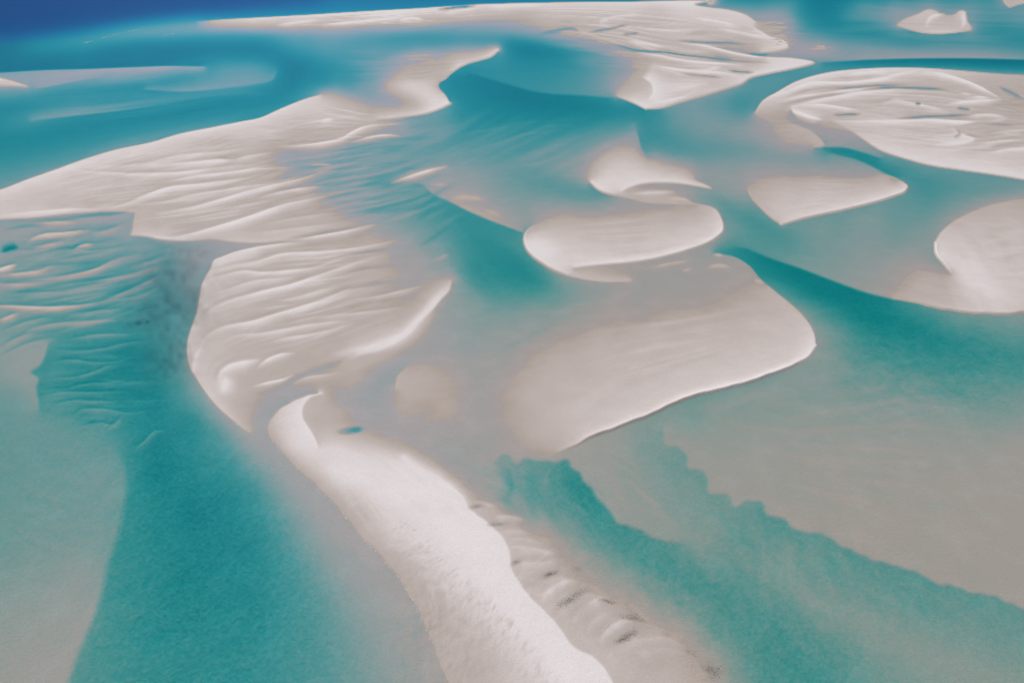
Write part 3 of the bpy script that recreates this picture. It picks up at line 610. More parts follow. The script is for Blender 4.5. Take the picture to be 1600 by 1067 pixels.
for pts in ([80,547, 120,549, 160,545, 200,536, 235,533], [75,566, 110,563, 150,567, 175,566, 210,556], [80,592, 120,589, 150,580, 165,574, 205,569],
            [60,611, 100,608, 135,600, 170,598, 200,590], [60,621, 95,614, 150,613, 195,610], [75,636, 105,628, 150,627, 185,628],
            [110,652, 128,641, 160,640, 200,645, 230,641], [120,670, 150,662, 190,668], [168,672, 182,660, 192,650], [205,705, 225,690, 240,675, 260,672]):
    RD(pts, -4.6, 5, -9, 2, .75, .5)
# far bank
for pts, t in (([845,52, 880,46, 897,43], -1.3), ([915,52, 950,46, 972,41, 987,38], -1.8), ([872,35, 885,34, 897,35], 1), ([972,55, 1000,52], -.8),
               ([880,47, 895,45, 905,50], -.6), ([904,58, 925,56, 945,64, 975,74, 1000,80, 1030,81, 1070,87, 1120,92, 1160,96, 1205,99], -1.8),
               ([1055,63, 1090,66, 1140,68, 1170,71], -1.8), ([1062,115, 1095,118, 1130,122], -1.2), ([1135,109, 1150,112, 1180,114], -1.8),
               ([1165,84, 1180,86, 1205,86], -3), ([682,16.5, 705,13, 745,10], -4), ([1070,55, 1090,52, 1110,54], 2), ([820,60, 845,54, 880,50], -1.2)):
    R(pts, t - (2.4 if t < 0 else 0), 2.0, 2.4, 1.0, .25)
for pts, t in (([900,60, 912,53, 940,60, 980,70], 4.5), ([980,63, 1005,68, 1040,75], 8), ([1060,68, 1100,72, 1140,82, 1185,90, 1215,92], 9), ([1120,44, 1160,52, 1200,60], 8),
               ([992,82, 1030,88, 1080,97, 1120,100, 1165,103], 9), ([1013,102, 1050,108, 1090,113, 1130,115, 1160,121], 9), ([1130,106, 1100,112, 1080,114], 8),
               ([1012,163, 1050,157, 1090,145, 1130,137], 9), ([940,30, 975,25, 1005,23], 7), ([1080,28, 1120,34, 1160,44], 8.5),
               ([1000,45, 1050,48, 1100,46], 6.5), ([430,40.5, 470,35, 500,31.5], 8), ([500,41, 550,35, 600,30, 655,23], 8.5), ([620,34, 645,29, 665,33], 8.5), ([690,22, 720,17, 745,14], 8),
               ([760,12, 800,9, 850,9], 8.5), ([700,28, 760,22, 800,18], 4), ([540,28, 600,23, 650,18], 8.5), ([935,35, 945,32, 952,31], 7)):
    R(pts, t, 1.6, 3.6, 1.0, .25)
R([1003,121, 1018,130, 1022,145, 1012,160], 9, 18, 2, .9, .2); R([1030,135, 1060,138, 1110,132], 8.5, 8, 8, .7)
R([1056,152, 1075,150, 1100,143, 1135,134], 4, 2, 3, .8); R([520,36, 560,31, 590,27], 3.5, 1.5, 2, .8)
R([1448,45, 1449,36, 1455,28, 1478,22], 8, 2.5, 4); R([1502,46, 1507,36, 1503,20], 8, 3, 2.5); R([1430,50, 1470,51, 1510,49], 6, 3, 1.5)
# ring bank
for pts, t in (([1198,152, 1230,144, 1262,132, 1330,130, 1378,124, 1405,117, 1440,110], 9.5), ([1212,160, 1250,152, 1300,146, 1345,138, 1385,135, 1425,138], 9),
               ([1225,172, 1252,164, 1285,156, 1325,149, 1370,143, 1410,140, 1450,143], 9), ([1440,112, 1478,118, 1515,130, 1545,144, 1567,156], 9.5), ([1480,162, 1520,159, 1567,156], 8.5), ([1500,145, 1530,152, 1550,154], 8),
               ([1252,166, 1285,165, 1320,170, 1345,173], 9), ([1375,166, 1395,158, 1420,161, 1450,167, 1488,178], 7), ([1300,190, 1350,190, 1400,190, 1450,188, 1500,191, 1545,191, 1577,185], 9), ([1510,183, 1545,180, 1577,185], 7.5),
               ([1485,196, 1496,208, 1522,219, 1500,226, 1460,228], 8), ([1320,118, 1360,114, 1390,112], 9), ([1525,228, 1560,222, 1600,220], 7), ([1545,240, 1580,234, 1620,232], 8),
               ([1238,173, 1262,182, 1284,188], 9.5), ([1540,212, 1570,206, 1610,203], 6)):
    R(pts, t, 1.6, 5.5, 1.0, .25)
for pts, t in (([1285,139, 1330,137, 1375,134, 1420,133], -1), ([1345,142, 1385,137.5, 1430,138, 1470,140, 1492,144], -1.8), ([1218,166, 1250,158, 1285,151, 1330,145], 1),
               ([1300,180, 1325,179, 1347,179], -1.5), ([1400,186, 1440,183, 1480,181, 1520,180], -2), ([1494,169, 1505,170, 1518,172], -2.5), ([1430,162, 1440,163], -2),
               ([1230,152, 1262,142, 1330,134], 2.5), ([1380,118, 1350,122, 1300,124], 4), ([1500,197, 1540,193, 1600,200], 1), ([1500,206, 1530,214, 1570,210], 1.5), ([1490,216, 1500,210, 1496,202], 1.5), ([1545,232, 1575,226, 1610,224], 2.5),
               ([1460,150, 1500,152, 1540,148], 4), ([1560,135, 1580,145, 1600,155], -1.2), ([1350,163, 1370,160, 1400,152], 3)):
    R(pts, t - (2.2 if t < 0 else .8), 2.2, 2.8, 1.0, .25)


def comb(A, B, n, hi, lo, w, k, seed, trim=.35, pick=1.0):
    """n wandering crests (and the troughs between them) laid between two guide lines"""
    rr = random.Random(seed)
    A = np.array(A, float).reshape(-1, 2); B = np.array(B, float).reshape(-1, 2)
    m = 9
    a = np.stack([np.interp(np.linspace(0, 1, m), np.linspace(0, 1, len(A)), A[:, i]) for i in (0, 1)], 1)
    b = np.stack([np.interp(np.linspace(0, 1, m), np.linspace(0, 1, len(B)), B[:, i]) for i in (0, 1)], 1)
    gap = np.hypot(*(b - a).T).mean() / n
    for i in range(n):
        for tgt, off in ((hi, 0), (lo, .5)):
            if rr.random() > pick: continue
            t = (i + off + rr.uniform(-.3, .3)) / n
            if not 0 <= t <= 1: continue
            s0, s1 = rr.uniform(0, trim), 1 - rr.uniform(0, trim)
            u_ = np.linspace(s0, s1, 7)
            ph, am, fr_ = rr.uniform(0, 6.28), gap * rr.uniform(.1, .45), rr.uniform(3, 8)
            c = np.stack([np.interp(u_, np.linspace(0, 1, m), (a * (1 - t) + b * t)[:, q]) for q in (0, 1)], 1)
            c[:, 1] += am * np.sin(u_ * fr_ + ph)
            ww_ = w * rr.uniform(.6, 1.4)
            FINE.append((c.ravel().tolist(), tgt + rr.uniform(-.5, .5), ww_ * .45, ww_, k * rr.uniform(.5, 1.2), .45))
comb([400,262, 470,250, 540,240, 620,232], [510,352, 580,335, 640,318, 710,292], 15, -1.6, -6.4, 3.2, .55, 1)
comb([560,250, 620,238, 680,215], [640,340, 690,325, 740,300], 9, -3.2, -7, 3, .4, 2)
comb([480,240, 560,225, 640,210, 720,190], [470,262, 550,250, 630,235, 700,215], 6, -2.6, -6.2, 2, .5, 12)
comb([345,405, 430,392, 520,385, 620,378], [335,590, 400,560, 480,540, 580,505], 18, 8, 1.6, 2.3, .5, 3)
comb([430,470, 520,450, 600,430, 690,405], [450,560, 520,540, 600,515, 680,480], 9, 3.5, .5, 3.4, .4, 13)
comb([40,290, 200,246, 300,228, 420,200], [20,335, 180,326, 330,312, 460,285], 18, 8.5, 2, 1.9, .5, 4)
comb([200,330, 300,316, 400,292, 480,275], [230,368, 320,362, 420,345, 530,322], 12, 8.5, 1.8, 2.1, .5, 5)
comb([0,358, 80,352, 160,345, 210,338], [0,540, 100,520, 180,505, 270,470], 19, -1.6, -6.8, 3, .5, 6)
comb([200,395, 240,385, 290,385], [190,520, 240,490, 290,450], 8, -4, -6.6, 3, .4, 16)
comb([70,545, 130,540, 190,535, 260,530], [90,660, 150,645, 210,645, 290,640], 10, -5.2, -9.6, 3.2, .5, 7)
comb([760,11, 900,13, 1050,20, 1180,40], [880,60, 980,70, 1080,98, 1190,104], 15, 8.6, 3, 1.5, .6, 8)
comb([1000,80, 1060,95, 1120,100, 1180,98], [1010,150, 1050,150, 1090,138, 1150,122], 8, 8.6, 3.4, 1.8, .5, 18)
comb([800,44, 900,40, 1000,50], [840,50, 900,62, 1000,76], 5, 2, -1.2, 1.3, .6, 19)
comb([1215,140, 1340,112, 1460,110, 1570,140], [1300,205, 1400,225, 1500,240, 1640,250], 19, 8.6, 3, 1.8, .5, 9)
comb([1520,170, 1570,172, 1640,178], [1500,235, 1570,240, 1640,248], 9, 5.5, .6, 1.5, .7, 20)
comb([1560,125, 1600,135, 1660,140], [1540,175, 1580,180, 1660,185], 8, 3, -.6, 1.3, .6, 21)
comb([430,190, 500,160, 570,176, 650,182], [400,228, 480,228, 560,218, 640,206], 9, 8.6, 3, 1.8, .55, 10)
comb([400,32, 520,26, 640,18, 760,11], [420,44, 520,45, 640,39, 760,30], 6, 9, 3, 1.0, .7, 11)
comb([1190,28, 1215,27, 1240,30], [1195,76, 1215,74, 1240,66], 9, 3, -1.6, 1.0, .8, 22, .2)
comb([1262,68, 1280,69, 1310,74], [1258,84, 1280,86, 1320,88], 4, 3, -1.6, .9, .8, 23, .2)
comb([600,85, 680,84, 760,82], [600,128, 650,125, 700,112], 7, 2.6, -.4, 1.4, .5, 24)
comb([700,225, 800,190, 900,180], [740,270, 840,235, 940,215], 7, -4, -6.6, 3, .35, 25)
comb([60,170, 180,155, 300,140, 420,118], [40,200, 160,192, 280,180, 400,165], 6, -5, -9, 2.2, .3, 26)
comb([900,520, 1000,505, 1100,495, 1200,480], [860,640, 960,610, 1080,575, 1200,545], 10, 5.2, 2.4, 5, .42, 27)
comb([850,345, 930,345, 1020,340, 1100,335], [880,410, 950,405, 1020,395, 1100,375], 8, 5.8, 2.9, 3.2, .45, 28)
comb([1190,285, 1260,281, 1330,283, 1390,283], [1215,335, 1270,328, 1330,318, 1395,302], 7, 6.5, 3, 2.8, .4, 29)
comb([1500,350, 1560,335, 1640,330], [1530,450, 1590,440, 1660,430], 8, 6.8, 3, 5, .35, 30)
comb([1420,430, 1460,425, 1490,440], [1410,462, 1470,474, 1530,482], 5, 3.6, .8, 3, .4, 31)
comb([1050,640, 1200,650, 1400,620, 1600,640], [1150,740, 1300,790, 1450,850, 1600,890], 14, -.4, -2.6, 7, .35, 32, .5)
comb([20,700, 80,690, 150,720], [0,900, 60,920, 130,930], 9, -3.2, -5, 7, .3, 33)
comb([930,700, 980,720, 1030,760], [960,760, 1010,800, 1080,850], 6, -1.2, -3.6, 6, .4, 34)
comb([560,750, 590,790, 620,840], [500,735, 540,780, 590,850], 4, 7, 4, 5, .4, 35)
comb([1250,620, 1350,600, 1450,590], [1300,700, 1400,680, 1550,650], 8, -2, -4, 5, .35, 36, .5)
comb([820,445, 900,460, 1000,455], [760,560, 840,530, 900,505], 8, -1.6, -4, 5, .3, 37, .5)
R([690,246, 760,229, 830,206, 872,190], -3.8, 1.6, 5, .55); R([700,215, 750,205, 800,196], -4.8, 1.5, 4, .5); R([800,262, 860,250, 905,228], -2.4, 2, 5, .5)

# wind and wash dimples on the near dune's left flank
rr_ = random.Random(9)
for _ in range(520):
    y_ = rr_.uniform(815, 1150)
    xs = np.interp(y_, [800, 875, 916, 980, 1067, 1180], [535, 600, 632, 665, 700, 735])
    xb = np.interp(y_, [800, 860, 905, 965, 1067, 1180], [610, 680, 725, 790, 865, 930])
    x_ = xs + 6 + (xb - xs) * rr_.random() ** .8
    g_ = (y_ - 700) / 400
    FINE.append(('lens', x_, y_, rr_.uniform(4, 9) * g_ + 1.5, rr_.uniform(1.6, 2.8) * g_ + .6, math.radians(rr_.gauss(-58, 12) + (30 if y_ < 890 else 0)), rr_.uniform(2.5, 4.0), rr_.uniform(.12, .38)))
# grain of the flats
T(560,285, 170,75, -16, 60, 8, 1.5, 3)
T(480,470,210,110,-20,60,9,.8,5)
T(300,290, 300,80, -12, 90, 8, .8, 6)
T(110,440, 190,110, -10, 60, 9, 1.3, 7)
T(150,600, 120,90, -8, 50, 9, 1.1, 8)
T(520,205, 200,40, -4, 80, 5, 1.3, 9)
T(1050,70, 260,65, 5, 70, 4, .8, 10)
T(640,30, 280,22, -4, 60, 2.5, 1.3, 11)
T(1420,175, 260,75, 0, 60, 5, .7, 12)
T(1560,200, 130,70, -4, 70, 4, 1.6, 13)
T(1215,50, 60,34, 0, 60, 3, 1.2, 14)
T(800,220, 280,70, -24, 130, 9, .9, 15)
T(250,150, 300,90, -7, 140, 7, .6, 16)
T(1450,40, 250,50, 3, 90, 4, .8, 17)
T(640,105, 160,50, -3, 70, 5, .6, 18)
T(1470,570, 260,110, 10, 14, 6, .5, 19)
T(1300,560, 300,180, -5, 60, 12, .3, 20)
T(700,980,110,150,-62,11,6,.9,21)
T(690,1010,100,150,-66,15,7,.8,22)
T(640,880,60,90,-20,20,7,.8,47)
T(560,790,60,70,-20,20,7,.6,48)
T(600,800, 140,170, 35, 50, 16, .7, 23)
T(860,900,120,90,-30,14,7,.8,61)
T(1000,980, 190,140, 30, 20, 12, .5, 24)
T(1030,570, 290,160, -20, 60, 14, .35, 25)
T(980,370, 180,60, -3, 60, 8, .4, 26)
T(1330,700, 400,220, 4, 80, 14, .18, 27)
T(270,850, 260,320, -30, 60, 14, .35, 28)
T(1150,930, 420,200, 50, 40, 14, .35, 29)
T(850,780, 160,80, 60, 60, 13, .9, 30)
T(1320,860, 350,140, 60, 60, 18, .5, 31)
T(780,400, 160,90, 35, 60, 12, .4, 32)
T(650,600, 300,110, -10, 50, 16, .35, 33)
T(1560,420, 140,110, 45, 60, 14, .5, 34)
T(300,280,320,90,-14,45,4,1.0,41)
T(470,470,210,110,-20,40,4.5,.5,42)
T(1400,170,260,80,0,40,2.8,.6,43)
T(1050,70,260,65,5,40,2.4,1.0,44)
T(120,440,190,110,-9,36,4.5,.9,45)
T(520,205,190,40,-5,40,2.8,1.0,46)
T(750,760, 110,90, 30, 24, 8, .7, 35)
#RIDGES_END

U = apply_tex(apply_strokes(solve()))
ddx = (XX - CX); 
# ground position of every chart point (chart row -> distance)
def ground(x, y):
    """chart point -> metres on the plane of the water"""
    a = (np.asarray(x, float) - CX) / F
    b = (CY - np.asarray(y, float)) / F
    dy = math.cos(DEP) + b * math.sin(DEP)
    dz = -math.sin(DEP) + b * math.cos(DEP)
    t = -ALT / dz
    return a * t, dy * t
SUNP = 1 / math.sin(SUN_EL)
PATH = 2.0
LIP = np.zeros((H, W))
for c, lv, rv, nx, ny, lip in LIPS:                       # the little cliff where a bank ends: a raised brow, then the drop
    i0 = np.round((c[:, 1] - Y0) / STEP).astype(int); j0 = np.round((c[:, 0] - X0) / STEP).astype(int)
    n_ = len(c); taper = np.clip(np.minimum(np.arange(n_), n_ - 1 - np.arange(n_)) / (.15 * n_), 0, 1)
    for di in range(-7, 8):
        for dj in range(-7, 8):
            ii, jj = i0 + di, j0 + dj
            ex, ey = X0 + jj * STEP - c[:, 0], Y0 + ii * STEP - c[:, 1]
            sg = (ex * nx + ey * ny) * np.where(lv > rv, 1, -1)
            d = np.hypot(ex, ey)
            ok = (d < 11) & (ii >= 0) & (ii < H) & (jj >= 0) & (jj < W) & (np.abs(np.abs(sg) - d) < 1.6)
            h = lip * taper * np.clip(sg / 2.0 + .35, 0, 1) * np.exp(-(np.maximum(sg, 0) / 5.0) ** 1.5)
            np.maximum.at(LIP, (ii[ok], jj[ok]), h[ok])
def level_to_z(u, x, y):
    gx, gy = ground(x, y)
    dist = np.sqrt(gx ** 2 + gy ** 2 + ALT ** 2)
    up = np.maximum(u, 0) * .020 * np.minimum(4.5, (670 / (np.maximum(y, -62) + 72)) ** 1.3)
    kk = np.interp(y, [110, 220, 300, 600], [1.08, .93, .85, .88])
    dn = (kk * np.minimum(u, 0) / 10) ** 2 * PATH / (dist / ALT + SUNP) + np.minimum(np.maximum(-u, 0), 1) * .002
    return up - dn
#FIELD_END

# ------------------------------------------------------------------ materials
def mat(name):
    m = bpy.data.materials.new(name); m.use_nodes = True
    t = m.node_tree
    for n in list(t.nodes): t.nodes.remove(n)
    return m, t, t.nodes.new('ShaderNodeOutputMaterial')
def nd(t, kind, **kw):
    n = t.nodes.new(kind)
    for k, v in kw.items():
        if k in n.inputs: n.inputs[k].default_value = v
        else: setattr(n, k, v)
    return n

m_sand, t, out = mat('sand')
att = nd(t, 'ShaderNodeAttribute', attribute_name='dry')
geo = nd(t, 'ShaderNodeNewGeometry')
n1 = nd(t, 'ShaderNodeTexNoise', Scale=0.11, Detail=5.0, Roughness=.6); t.links.new(geo.outputs['Position'], n1.inputs['Vector'])
n2 = nd(t, 'ShaderNodeTexNoise', Scale=1.3, Detail=4.0, Roughness=.65); t.links.new(geo.outputs['Position'], n2.inputs['Vector'])
a1 = nd(t, 'ShaderNodeMath', operation='MULTIPLY_ADD'); t.links.new(n1.outputs[0], a1.inputs[0]); a1.inputs[1].default_value = .26; t.links.new(att.outputs['Fac'], a1.inputs[2])
a2 = nd(t, 'ShaderNodeMath', operation='MULTIPLY_ADD'); t.links.new(n2.outputs[0], a2.inputs[0]); a2.inputs[1].default_value = .10; t.links.new(a1.outputs[0], a2.inputs[2])
a3 = nd(t, 'ShaderNodeMath', operation='SUBTRACT'); t.links.new(a2.outputs[0], a3.inputs[0]); a3.inputs[1].default_value = .175
rmp = nd(t, 'ShaderNodeValToRGB'); t.links.new(a3.outputs[0], rmp.inputs[0])
e = rmp.color_ramp.elements
e[0].position = 0.0; e[0].color = (.495, .397, .31, 1)
e[1].position = 1.0; e[1].color = (.95, .825, .73, 1)
for p, c in ((.06, (.53, .425, .335, 1)), (.14, (.57, .46, .37, 1)), (.3, (.625, .508, .42, 1)), (.6, (.77, .645, .55, 1)), (.8, (.875, .755, .66, 1))):
    q = e.new(p); q.color = c
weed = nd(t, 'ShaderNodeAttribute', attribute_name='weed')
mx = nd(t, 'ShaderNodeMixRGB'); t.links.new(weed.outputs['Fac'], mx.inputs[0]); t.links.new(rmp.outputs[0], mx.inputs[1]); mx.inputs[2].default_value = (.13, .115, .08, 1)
bs = nd(t, 'ShaderNodeBsdfPrincipled', Roughness=.9); bs.inputs['Specular IOR Level'].default_value = .15
n4 = nd(t, 'ShaderNodeTexNoise', Scale=2.6, Detail=3.0, Roughness=.7); t.links.new(geo.outputs['Position'], n4.inputs['Vector'])
gr = nd(t, 'ShaderNodeMapRange'); t.links.new(n4.outputs[0], gr.inputs[0])
for k_, v_ in ((1, .25), (2, .75), (3, .925), (4, 1.065)): gr.inputs[k_].default_value = v_
vm = nd(t, 'ShaderNodeVectorMath', operation='SCALE'); t.links.new(mx.outputs[0], vm.inputs[0]); t.links.new(gr.outputs[0], vm.inputs['Scale'])
t.links.new(vm.outputs[0], bs.inputs['Base Color'])
n3 = nd(t, 'ShaderNodeTexNoise', Scale=.9, Detail=5.0, Roughness=.7); t.links.new(geo.outputs['Position'], n3.inputs['Vector'])
bmp = nd(t, 'ShaderNodeBump', Strength=.35, Distance=.12); t.links.new(n3.outputs[0], bmp.inputs['Height'])
t.links.new(bmp.outputs[0], bs.inputs['Normal'])
t.links.new(bs.outputs[0], out.inputs[0])

m_water, t, out = mat('sea_water')
geo = nd(t, 'ShaderNodeNewGeometry')
mp = nd(t, 'ShaderNodeMapping'); mp.inputs['Rotation'].default_value = (0, 0, math.radians(35)); mp.inputs['Scale'].default_value = (1, 1.7, 1)
t.links.new(geo.outputs['Position'], mp.inputs[0])
w1 = nd(t, 'ShaderNodeTexNoise', Scale=.75, Detail=5.0, Roughness=.62); t.links.new(mp.outputs[0], w1.inputs['Vector'])
wb = nd(t, 'ShaderNodeBump', Strength=1.0, Distance=.2); t.links.new(w1.outputs[0], wb.inputs['Height'])
fr = nd(t, 'ShaderNodeFresnel', IOR=1.33); t.links.new(wb.outputs[0], fr.inputs['Normal'])
fm = nd(t, 'ShaderNodeMath', operation='MULTIPLY'); t.links.new(fr.outputs[0], fm.inputs[0]); fm.inputs[1].default_value = .32
fm2 = nd(t, 'ShaderNodeMath', operation='MINIMUM'); t.links.new(fm.outputs[0], fm2.inputs[0]); fm2.inputs[1].default_value = .14
tr = nd(t, 'ShaderNodeBsdfTransparent')
gl = nd(t, 'ShaderNodeBsdfGlossy', Roughness=.25, Color=(.16, .44, 1, 1)); t.links.new(wb.outputs[0], gl.inputs['Normal'])
ms = nd(t, 'ShaderNodeMixShader'); t.links.new(fm2.outputs[0], ms.inputs[0]); t.links.new(tr.outputs[0], ms.inputs[1]); t.links.new(gl.outputs[0], ms.inputs[2])
t.links.new(ms.outputs[0], out.inputs['Surface'])
va = nd(t, 'ShaderNodeVolumeAbsorption', Color=(0.0, .893, .908, 1), Density=5.6 / PATH)
t.links.new(va.outputs[0], out.inputs['Volume'])

# ------------------------------------------------------------------ the sea bed and the banks, one continuous relief
xe = np.concatenate([[-30000, -9000, -3500, -1600, -900, -550, -400, -310, -265], GX, [1865, 1910, 2000, 2150, 2500, 3200, 5000, 11000, 32000]])
ye = np.concatenate([[-69.2, -68, -66, -63, -60], GY, [1275, 1310, 1370, 1460, 1600, 1800, 2080, 2400]])
ix = np.clip(np.round((xe - X0) / STEP).astype(int), 0, W - 1)
iy = np.clip(np.round((ye - Y0) / STEP).astype(int), 0, H - 1)
UE = U[np.ix_(iy, ix)]
XE, YE = np.meshgrid(xe, ye)
PX, PY = ground(XE, YE)
PZ = level_to_z(UE, XE, YE) + LIP[np.ix_(iy, ix)] * np.where(UE > -1.5, 1, 0)
# fine grain below the scale of the chart
near = np.clip((YE - 200) / 500, 0, 1)
g = smooth_noise(PX / .75, PY / 1.0, 77) * .5 + smooth_noise(PX / .36, PY / .45, 78) * .5
PZ = np.where(UE > 0, PZ + g * near * .012, PZ * (1 + g * (.25 + .75 * near) * .30))
hh, ww = PZ.shape
co = np.stack([PX, PY, PZ], -1).reshape(-1, 3)
# vertex normals of the whole relief, so that the banks join the bed without a seam
A = np.gradient(np.stack([PX, PY, PZ], -1), axis=1); B = np.gradient(np.stack([PX, PY, PZ], -1), axis=0)
NRM = np.cross(A, -B); NRM /= np.maximum(np.linalg.norm(NRM, axis=-1, keepdims=True), 1e-12)
NRM = NRM.reshape(-1, 3)
DRY = np.clip(UE / 10, 0, 1)
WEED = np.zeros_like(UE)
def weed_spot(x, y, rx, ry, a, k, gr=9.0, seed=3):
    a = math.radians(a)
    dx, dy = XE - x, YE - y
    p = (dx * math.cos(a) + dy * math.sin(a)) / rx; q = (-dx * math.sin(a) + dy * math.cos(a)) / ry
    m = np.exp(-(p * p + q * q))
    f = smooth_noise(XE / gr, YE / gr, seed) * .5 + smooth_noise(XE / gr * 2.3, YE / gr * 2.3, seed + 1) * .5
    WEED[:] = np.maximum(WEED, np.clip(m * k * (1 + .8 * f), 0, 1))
weed_spot(272, 470, 55, 75, 15, .55, 20)
weed_spot(225, 502, 28, 7, -15, .6, 8)
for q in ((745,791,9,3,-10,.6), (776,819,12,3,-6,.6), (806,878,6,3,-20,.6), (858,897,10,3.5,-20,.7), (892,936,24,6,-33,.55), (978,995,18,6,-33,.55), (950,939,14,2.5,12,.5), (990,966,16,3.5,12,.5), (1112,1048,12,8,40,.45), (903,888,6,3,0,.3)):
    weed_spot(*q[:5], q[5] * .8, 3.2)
weed_spot(262, 555, 40, 40, 0, .5, 18)
weed_spot(300, 395, 40, 14, 0, .25, 10)
face_id = np.zeros((hh - 1, ww - 1), int)

BANKS = [
 ('small pale islet with curved ridges alone in the upper right corner', 'sandbank', -1, [1385,30, 1440,10, 1530,10, 1530,55, 1400,56]),
 ('tiny beige sand corner cut by the top edge above the small islet', 'sandbank', -1, [1555,-60, 1860,-60, 1860,12, 1560,16]),
 ('long far white bank along the dark blue open sea', 'sandbank', -1, [300,44, 345,28, 1112,-3, 1150,5, 1300,40, 1250,82, 1290,98, 1180,128, 1005,180, 950,155, 965,90, 880,66, 840,58, 740,48, 420,52]),
 ('thin curved sand hook beside the tip of the far white bank', 'sandbank', -1, [1240,62, 1340,62, 1340,94, 1285,98, 1240,90]),
 ('large ring patterned white bank with ponds at the right edge', 'sandbank', -.9, [1170,178, 1180,140, 1280,100, 1860,100, 1860,340, 1600,300, 1370,245, 1300,212, 1285,192, 1240,180]),
 ('damp beige half moon shoal below the ring patterned bank', 'sandbank', -1, [1120,190, 1240,182, 1290,195, 1330,225, 1280,236, 1150,232]),
 ('flat beige spit crossing the blue water in the far left', 'sandbank', -1.2, [-250,112, 330,98, 330,112, 60,140, -250,150]),
 ('wide branching bank whose ridged sand sweeps to the left edge', 'sandbank', -1, [-250,370, -250,330, 400,170, 500,140, 590,150, 600,90, 600,70, 790,70, 720,120, 715,170, 640,200, 645,225, 540,300, 600,340, 600,356, 545,358, 400,383, 210,380, 200,345, 0,345]),
 ('narrow bright sand sliver among drowned ripples left of centre', 'sandbank', -.8, [600,295, 620,268, 720,250, 715,272]),
 ('fringed low sand strip along the channel just left of centre', 'sandbank', -.8, [655,285, 700,282, 800,330, 830,372, 790,362, 690,320]),
 ('small bank with a pointed right tail above the bean shaped bank', 'sandbank', -1, [915,225, 1000,222, 1120,295, 1095,300, 1060,306, 1092,325, 960,314, 915,290]),
 ('bean shaped smooth bank with a dark rimmed rounded left end', 'sandbank', -.8, [810,330, 1120,312, 1140,360, 1100,392, 990,414, 990,446, 850,440, 812,400]),
 ('smooth wedge shaped bank with a sharp lower edge right of the channel', 'sandbank', -1, [1160,270, 1400,268, 1430,290, 1400,312, 1220,358, 1160,300]),
 ('rounded white bank at the right edge beside the deep teal channel', 'sandbank', -1, [1380,470, 1400,420, 1455,405, 1450,360, 1540,310, 1860,290, 1860,500, 1500,500]),
 ('broad pink white bank with a wavy bright rim in the centre', 'sandbank', -.8, [760,720, 770,560, 900,500, 1110,478, 1210,430, 1290,520, 1285,560, 1000,665, 880,712]),
 ('flat damp shoal dotted with small sand patches above the broad centre bank', 'sandbank', -1.0, [980,440, 1000,400, 1150,385, 1205,430, 1110,478, 950,480]),
 ('round half drowned shoal between the ribbed bank and the broad bank', 'sandbank', -1, [605,560, 640,555, 730,570, 730,660, 620,680]),
 ('fan shaped bank covered in white ribs left of centre', 'sandbank', -1, [285,380, 400,383, 545,360, 660,365, 715,430, 705,480, 600,560, 560,615, 480,606, 400,640, 392,685, 285,600]),
 ('long bright dune running down to the bottom with scalloped pits on its right', 'sandbank', -.85, [410,690, 410,650, 450,618, 560,600, 640,690, 780,770, 900,850, 1130,1040, 1200,1280, 700,1280, 690,1060, 560,850, 460,745]),
 ('tiny white sand point at the left edge among teal ripples', 'sandbank', 0, [-250,412, 34,408, 34,425, -250,427]),
]
def inside(poly, x, y):
    p = np.array(poly, float).reshape(-1, 2)
    r = np.zeros(x.shape, bool)
    j = len(p) - 1
    for i in range(len(p)):
        xi, yi = p[i]; xj, yj = p[j]
        c = ((yi > y) != (yj > y)) & (x < (xj - xi) * (y - yi) / (yj - yi + 1e-12) + xi)
        r ^= c
        j = i
    return r
FXc = (XE[:-1, :-1] + XE[1:, 1:]) / 2; FYc = (YE[:-1, :-1] + YE[1:, 1:]) / 2
FU = (UE[:-1, :-1] + UE[1:, 1:] + UE[1:, :-1] + UE[:-1, 1:]) / 4
for n, (lab, cat, lim, poly) in enumerate(BANKS):
    m = inside(poly, FXc, FYc) & (FU > lim) & (face_id == 0)
    face_id[m] = n + 1

idx = np.arange(hh * ww).reshape(hh, ww)
quads = np.stack([idx[:-1, :-1], idx[1:, :-1], idx[1:, 1:], idx[:-1, 1:]], -1).reshape(-1, 4)
fid = face_id.ravel()
def relief(name, sel, props):
    q = quads[sel]
    used, inv = np.unique(q, return_inverse=True)
    inv = inv.reshape(-1, 4)
    me = bpy.data.meshes.new(name)
    me.vertices.add(len(used)); me.vertices.foreach_set('co', co[used].astype(np.float32).ravel())
    me.loops.add(inv.size); me.loops.foreach_set('vertex_index', inv.astype(np.int32).ravel())
    me.polygons.add(len(inv)); me.polygons.foreach_set('loop_start', np.arange(0, inv.size, 4, dtype=np.int32))
    me.polygons.foreach_set('use_smooth', np.ones(len(inv), bool))
    me.update(calc_edges=True)
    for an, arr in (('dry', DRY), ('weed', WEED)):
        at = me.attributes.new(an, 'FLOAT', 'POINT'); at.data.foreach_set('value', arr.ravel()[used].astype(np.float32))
    me.normals_split_custom_set_from_vertices(NRM[used].tolist())
    me.materials.append(m_sand)
    o = bpy.data.objects.new(name, me); COL.objects.link(o)
    for k, v in props.items(): o[k] = v
    return o
relief('seabed', fid == 0, dict(kind='structure', label='pale sandy sea bed lying under the clear turquoise water', category='sea bed'))
for n, (lab, cat, lim, poly) in enumerate(BANKS):
    if (fid == n + 1).any():
        relief('sandbank', fid == n + 1, dict(label=lab, category=cat, group='sandbanks standing out of the shallow sea'))

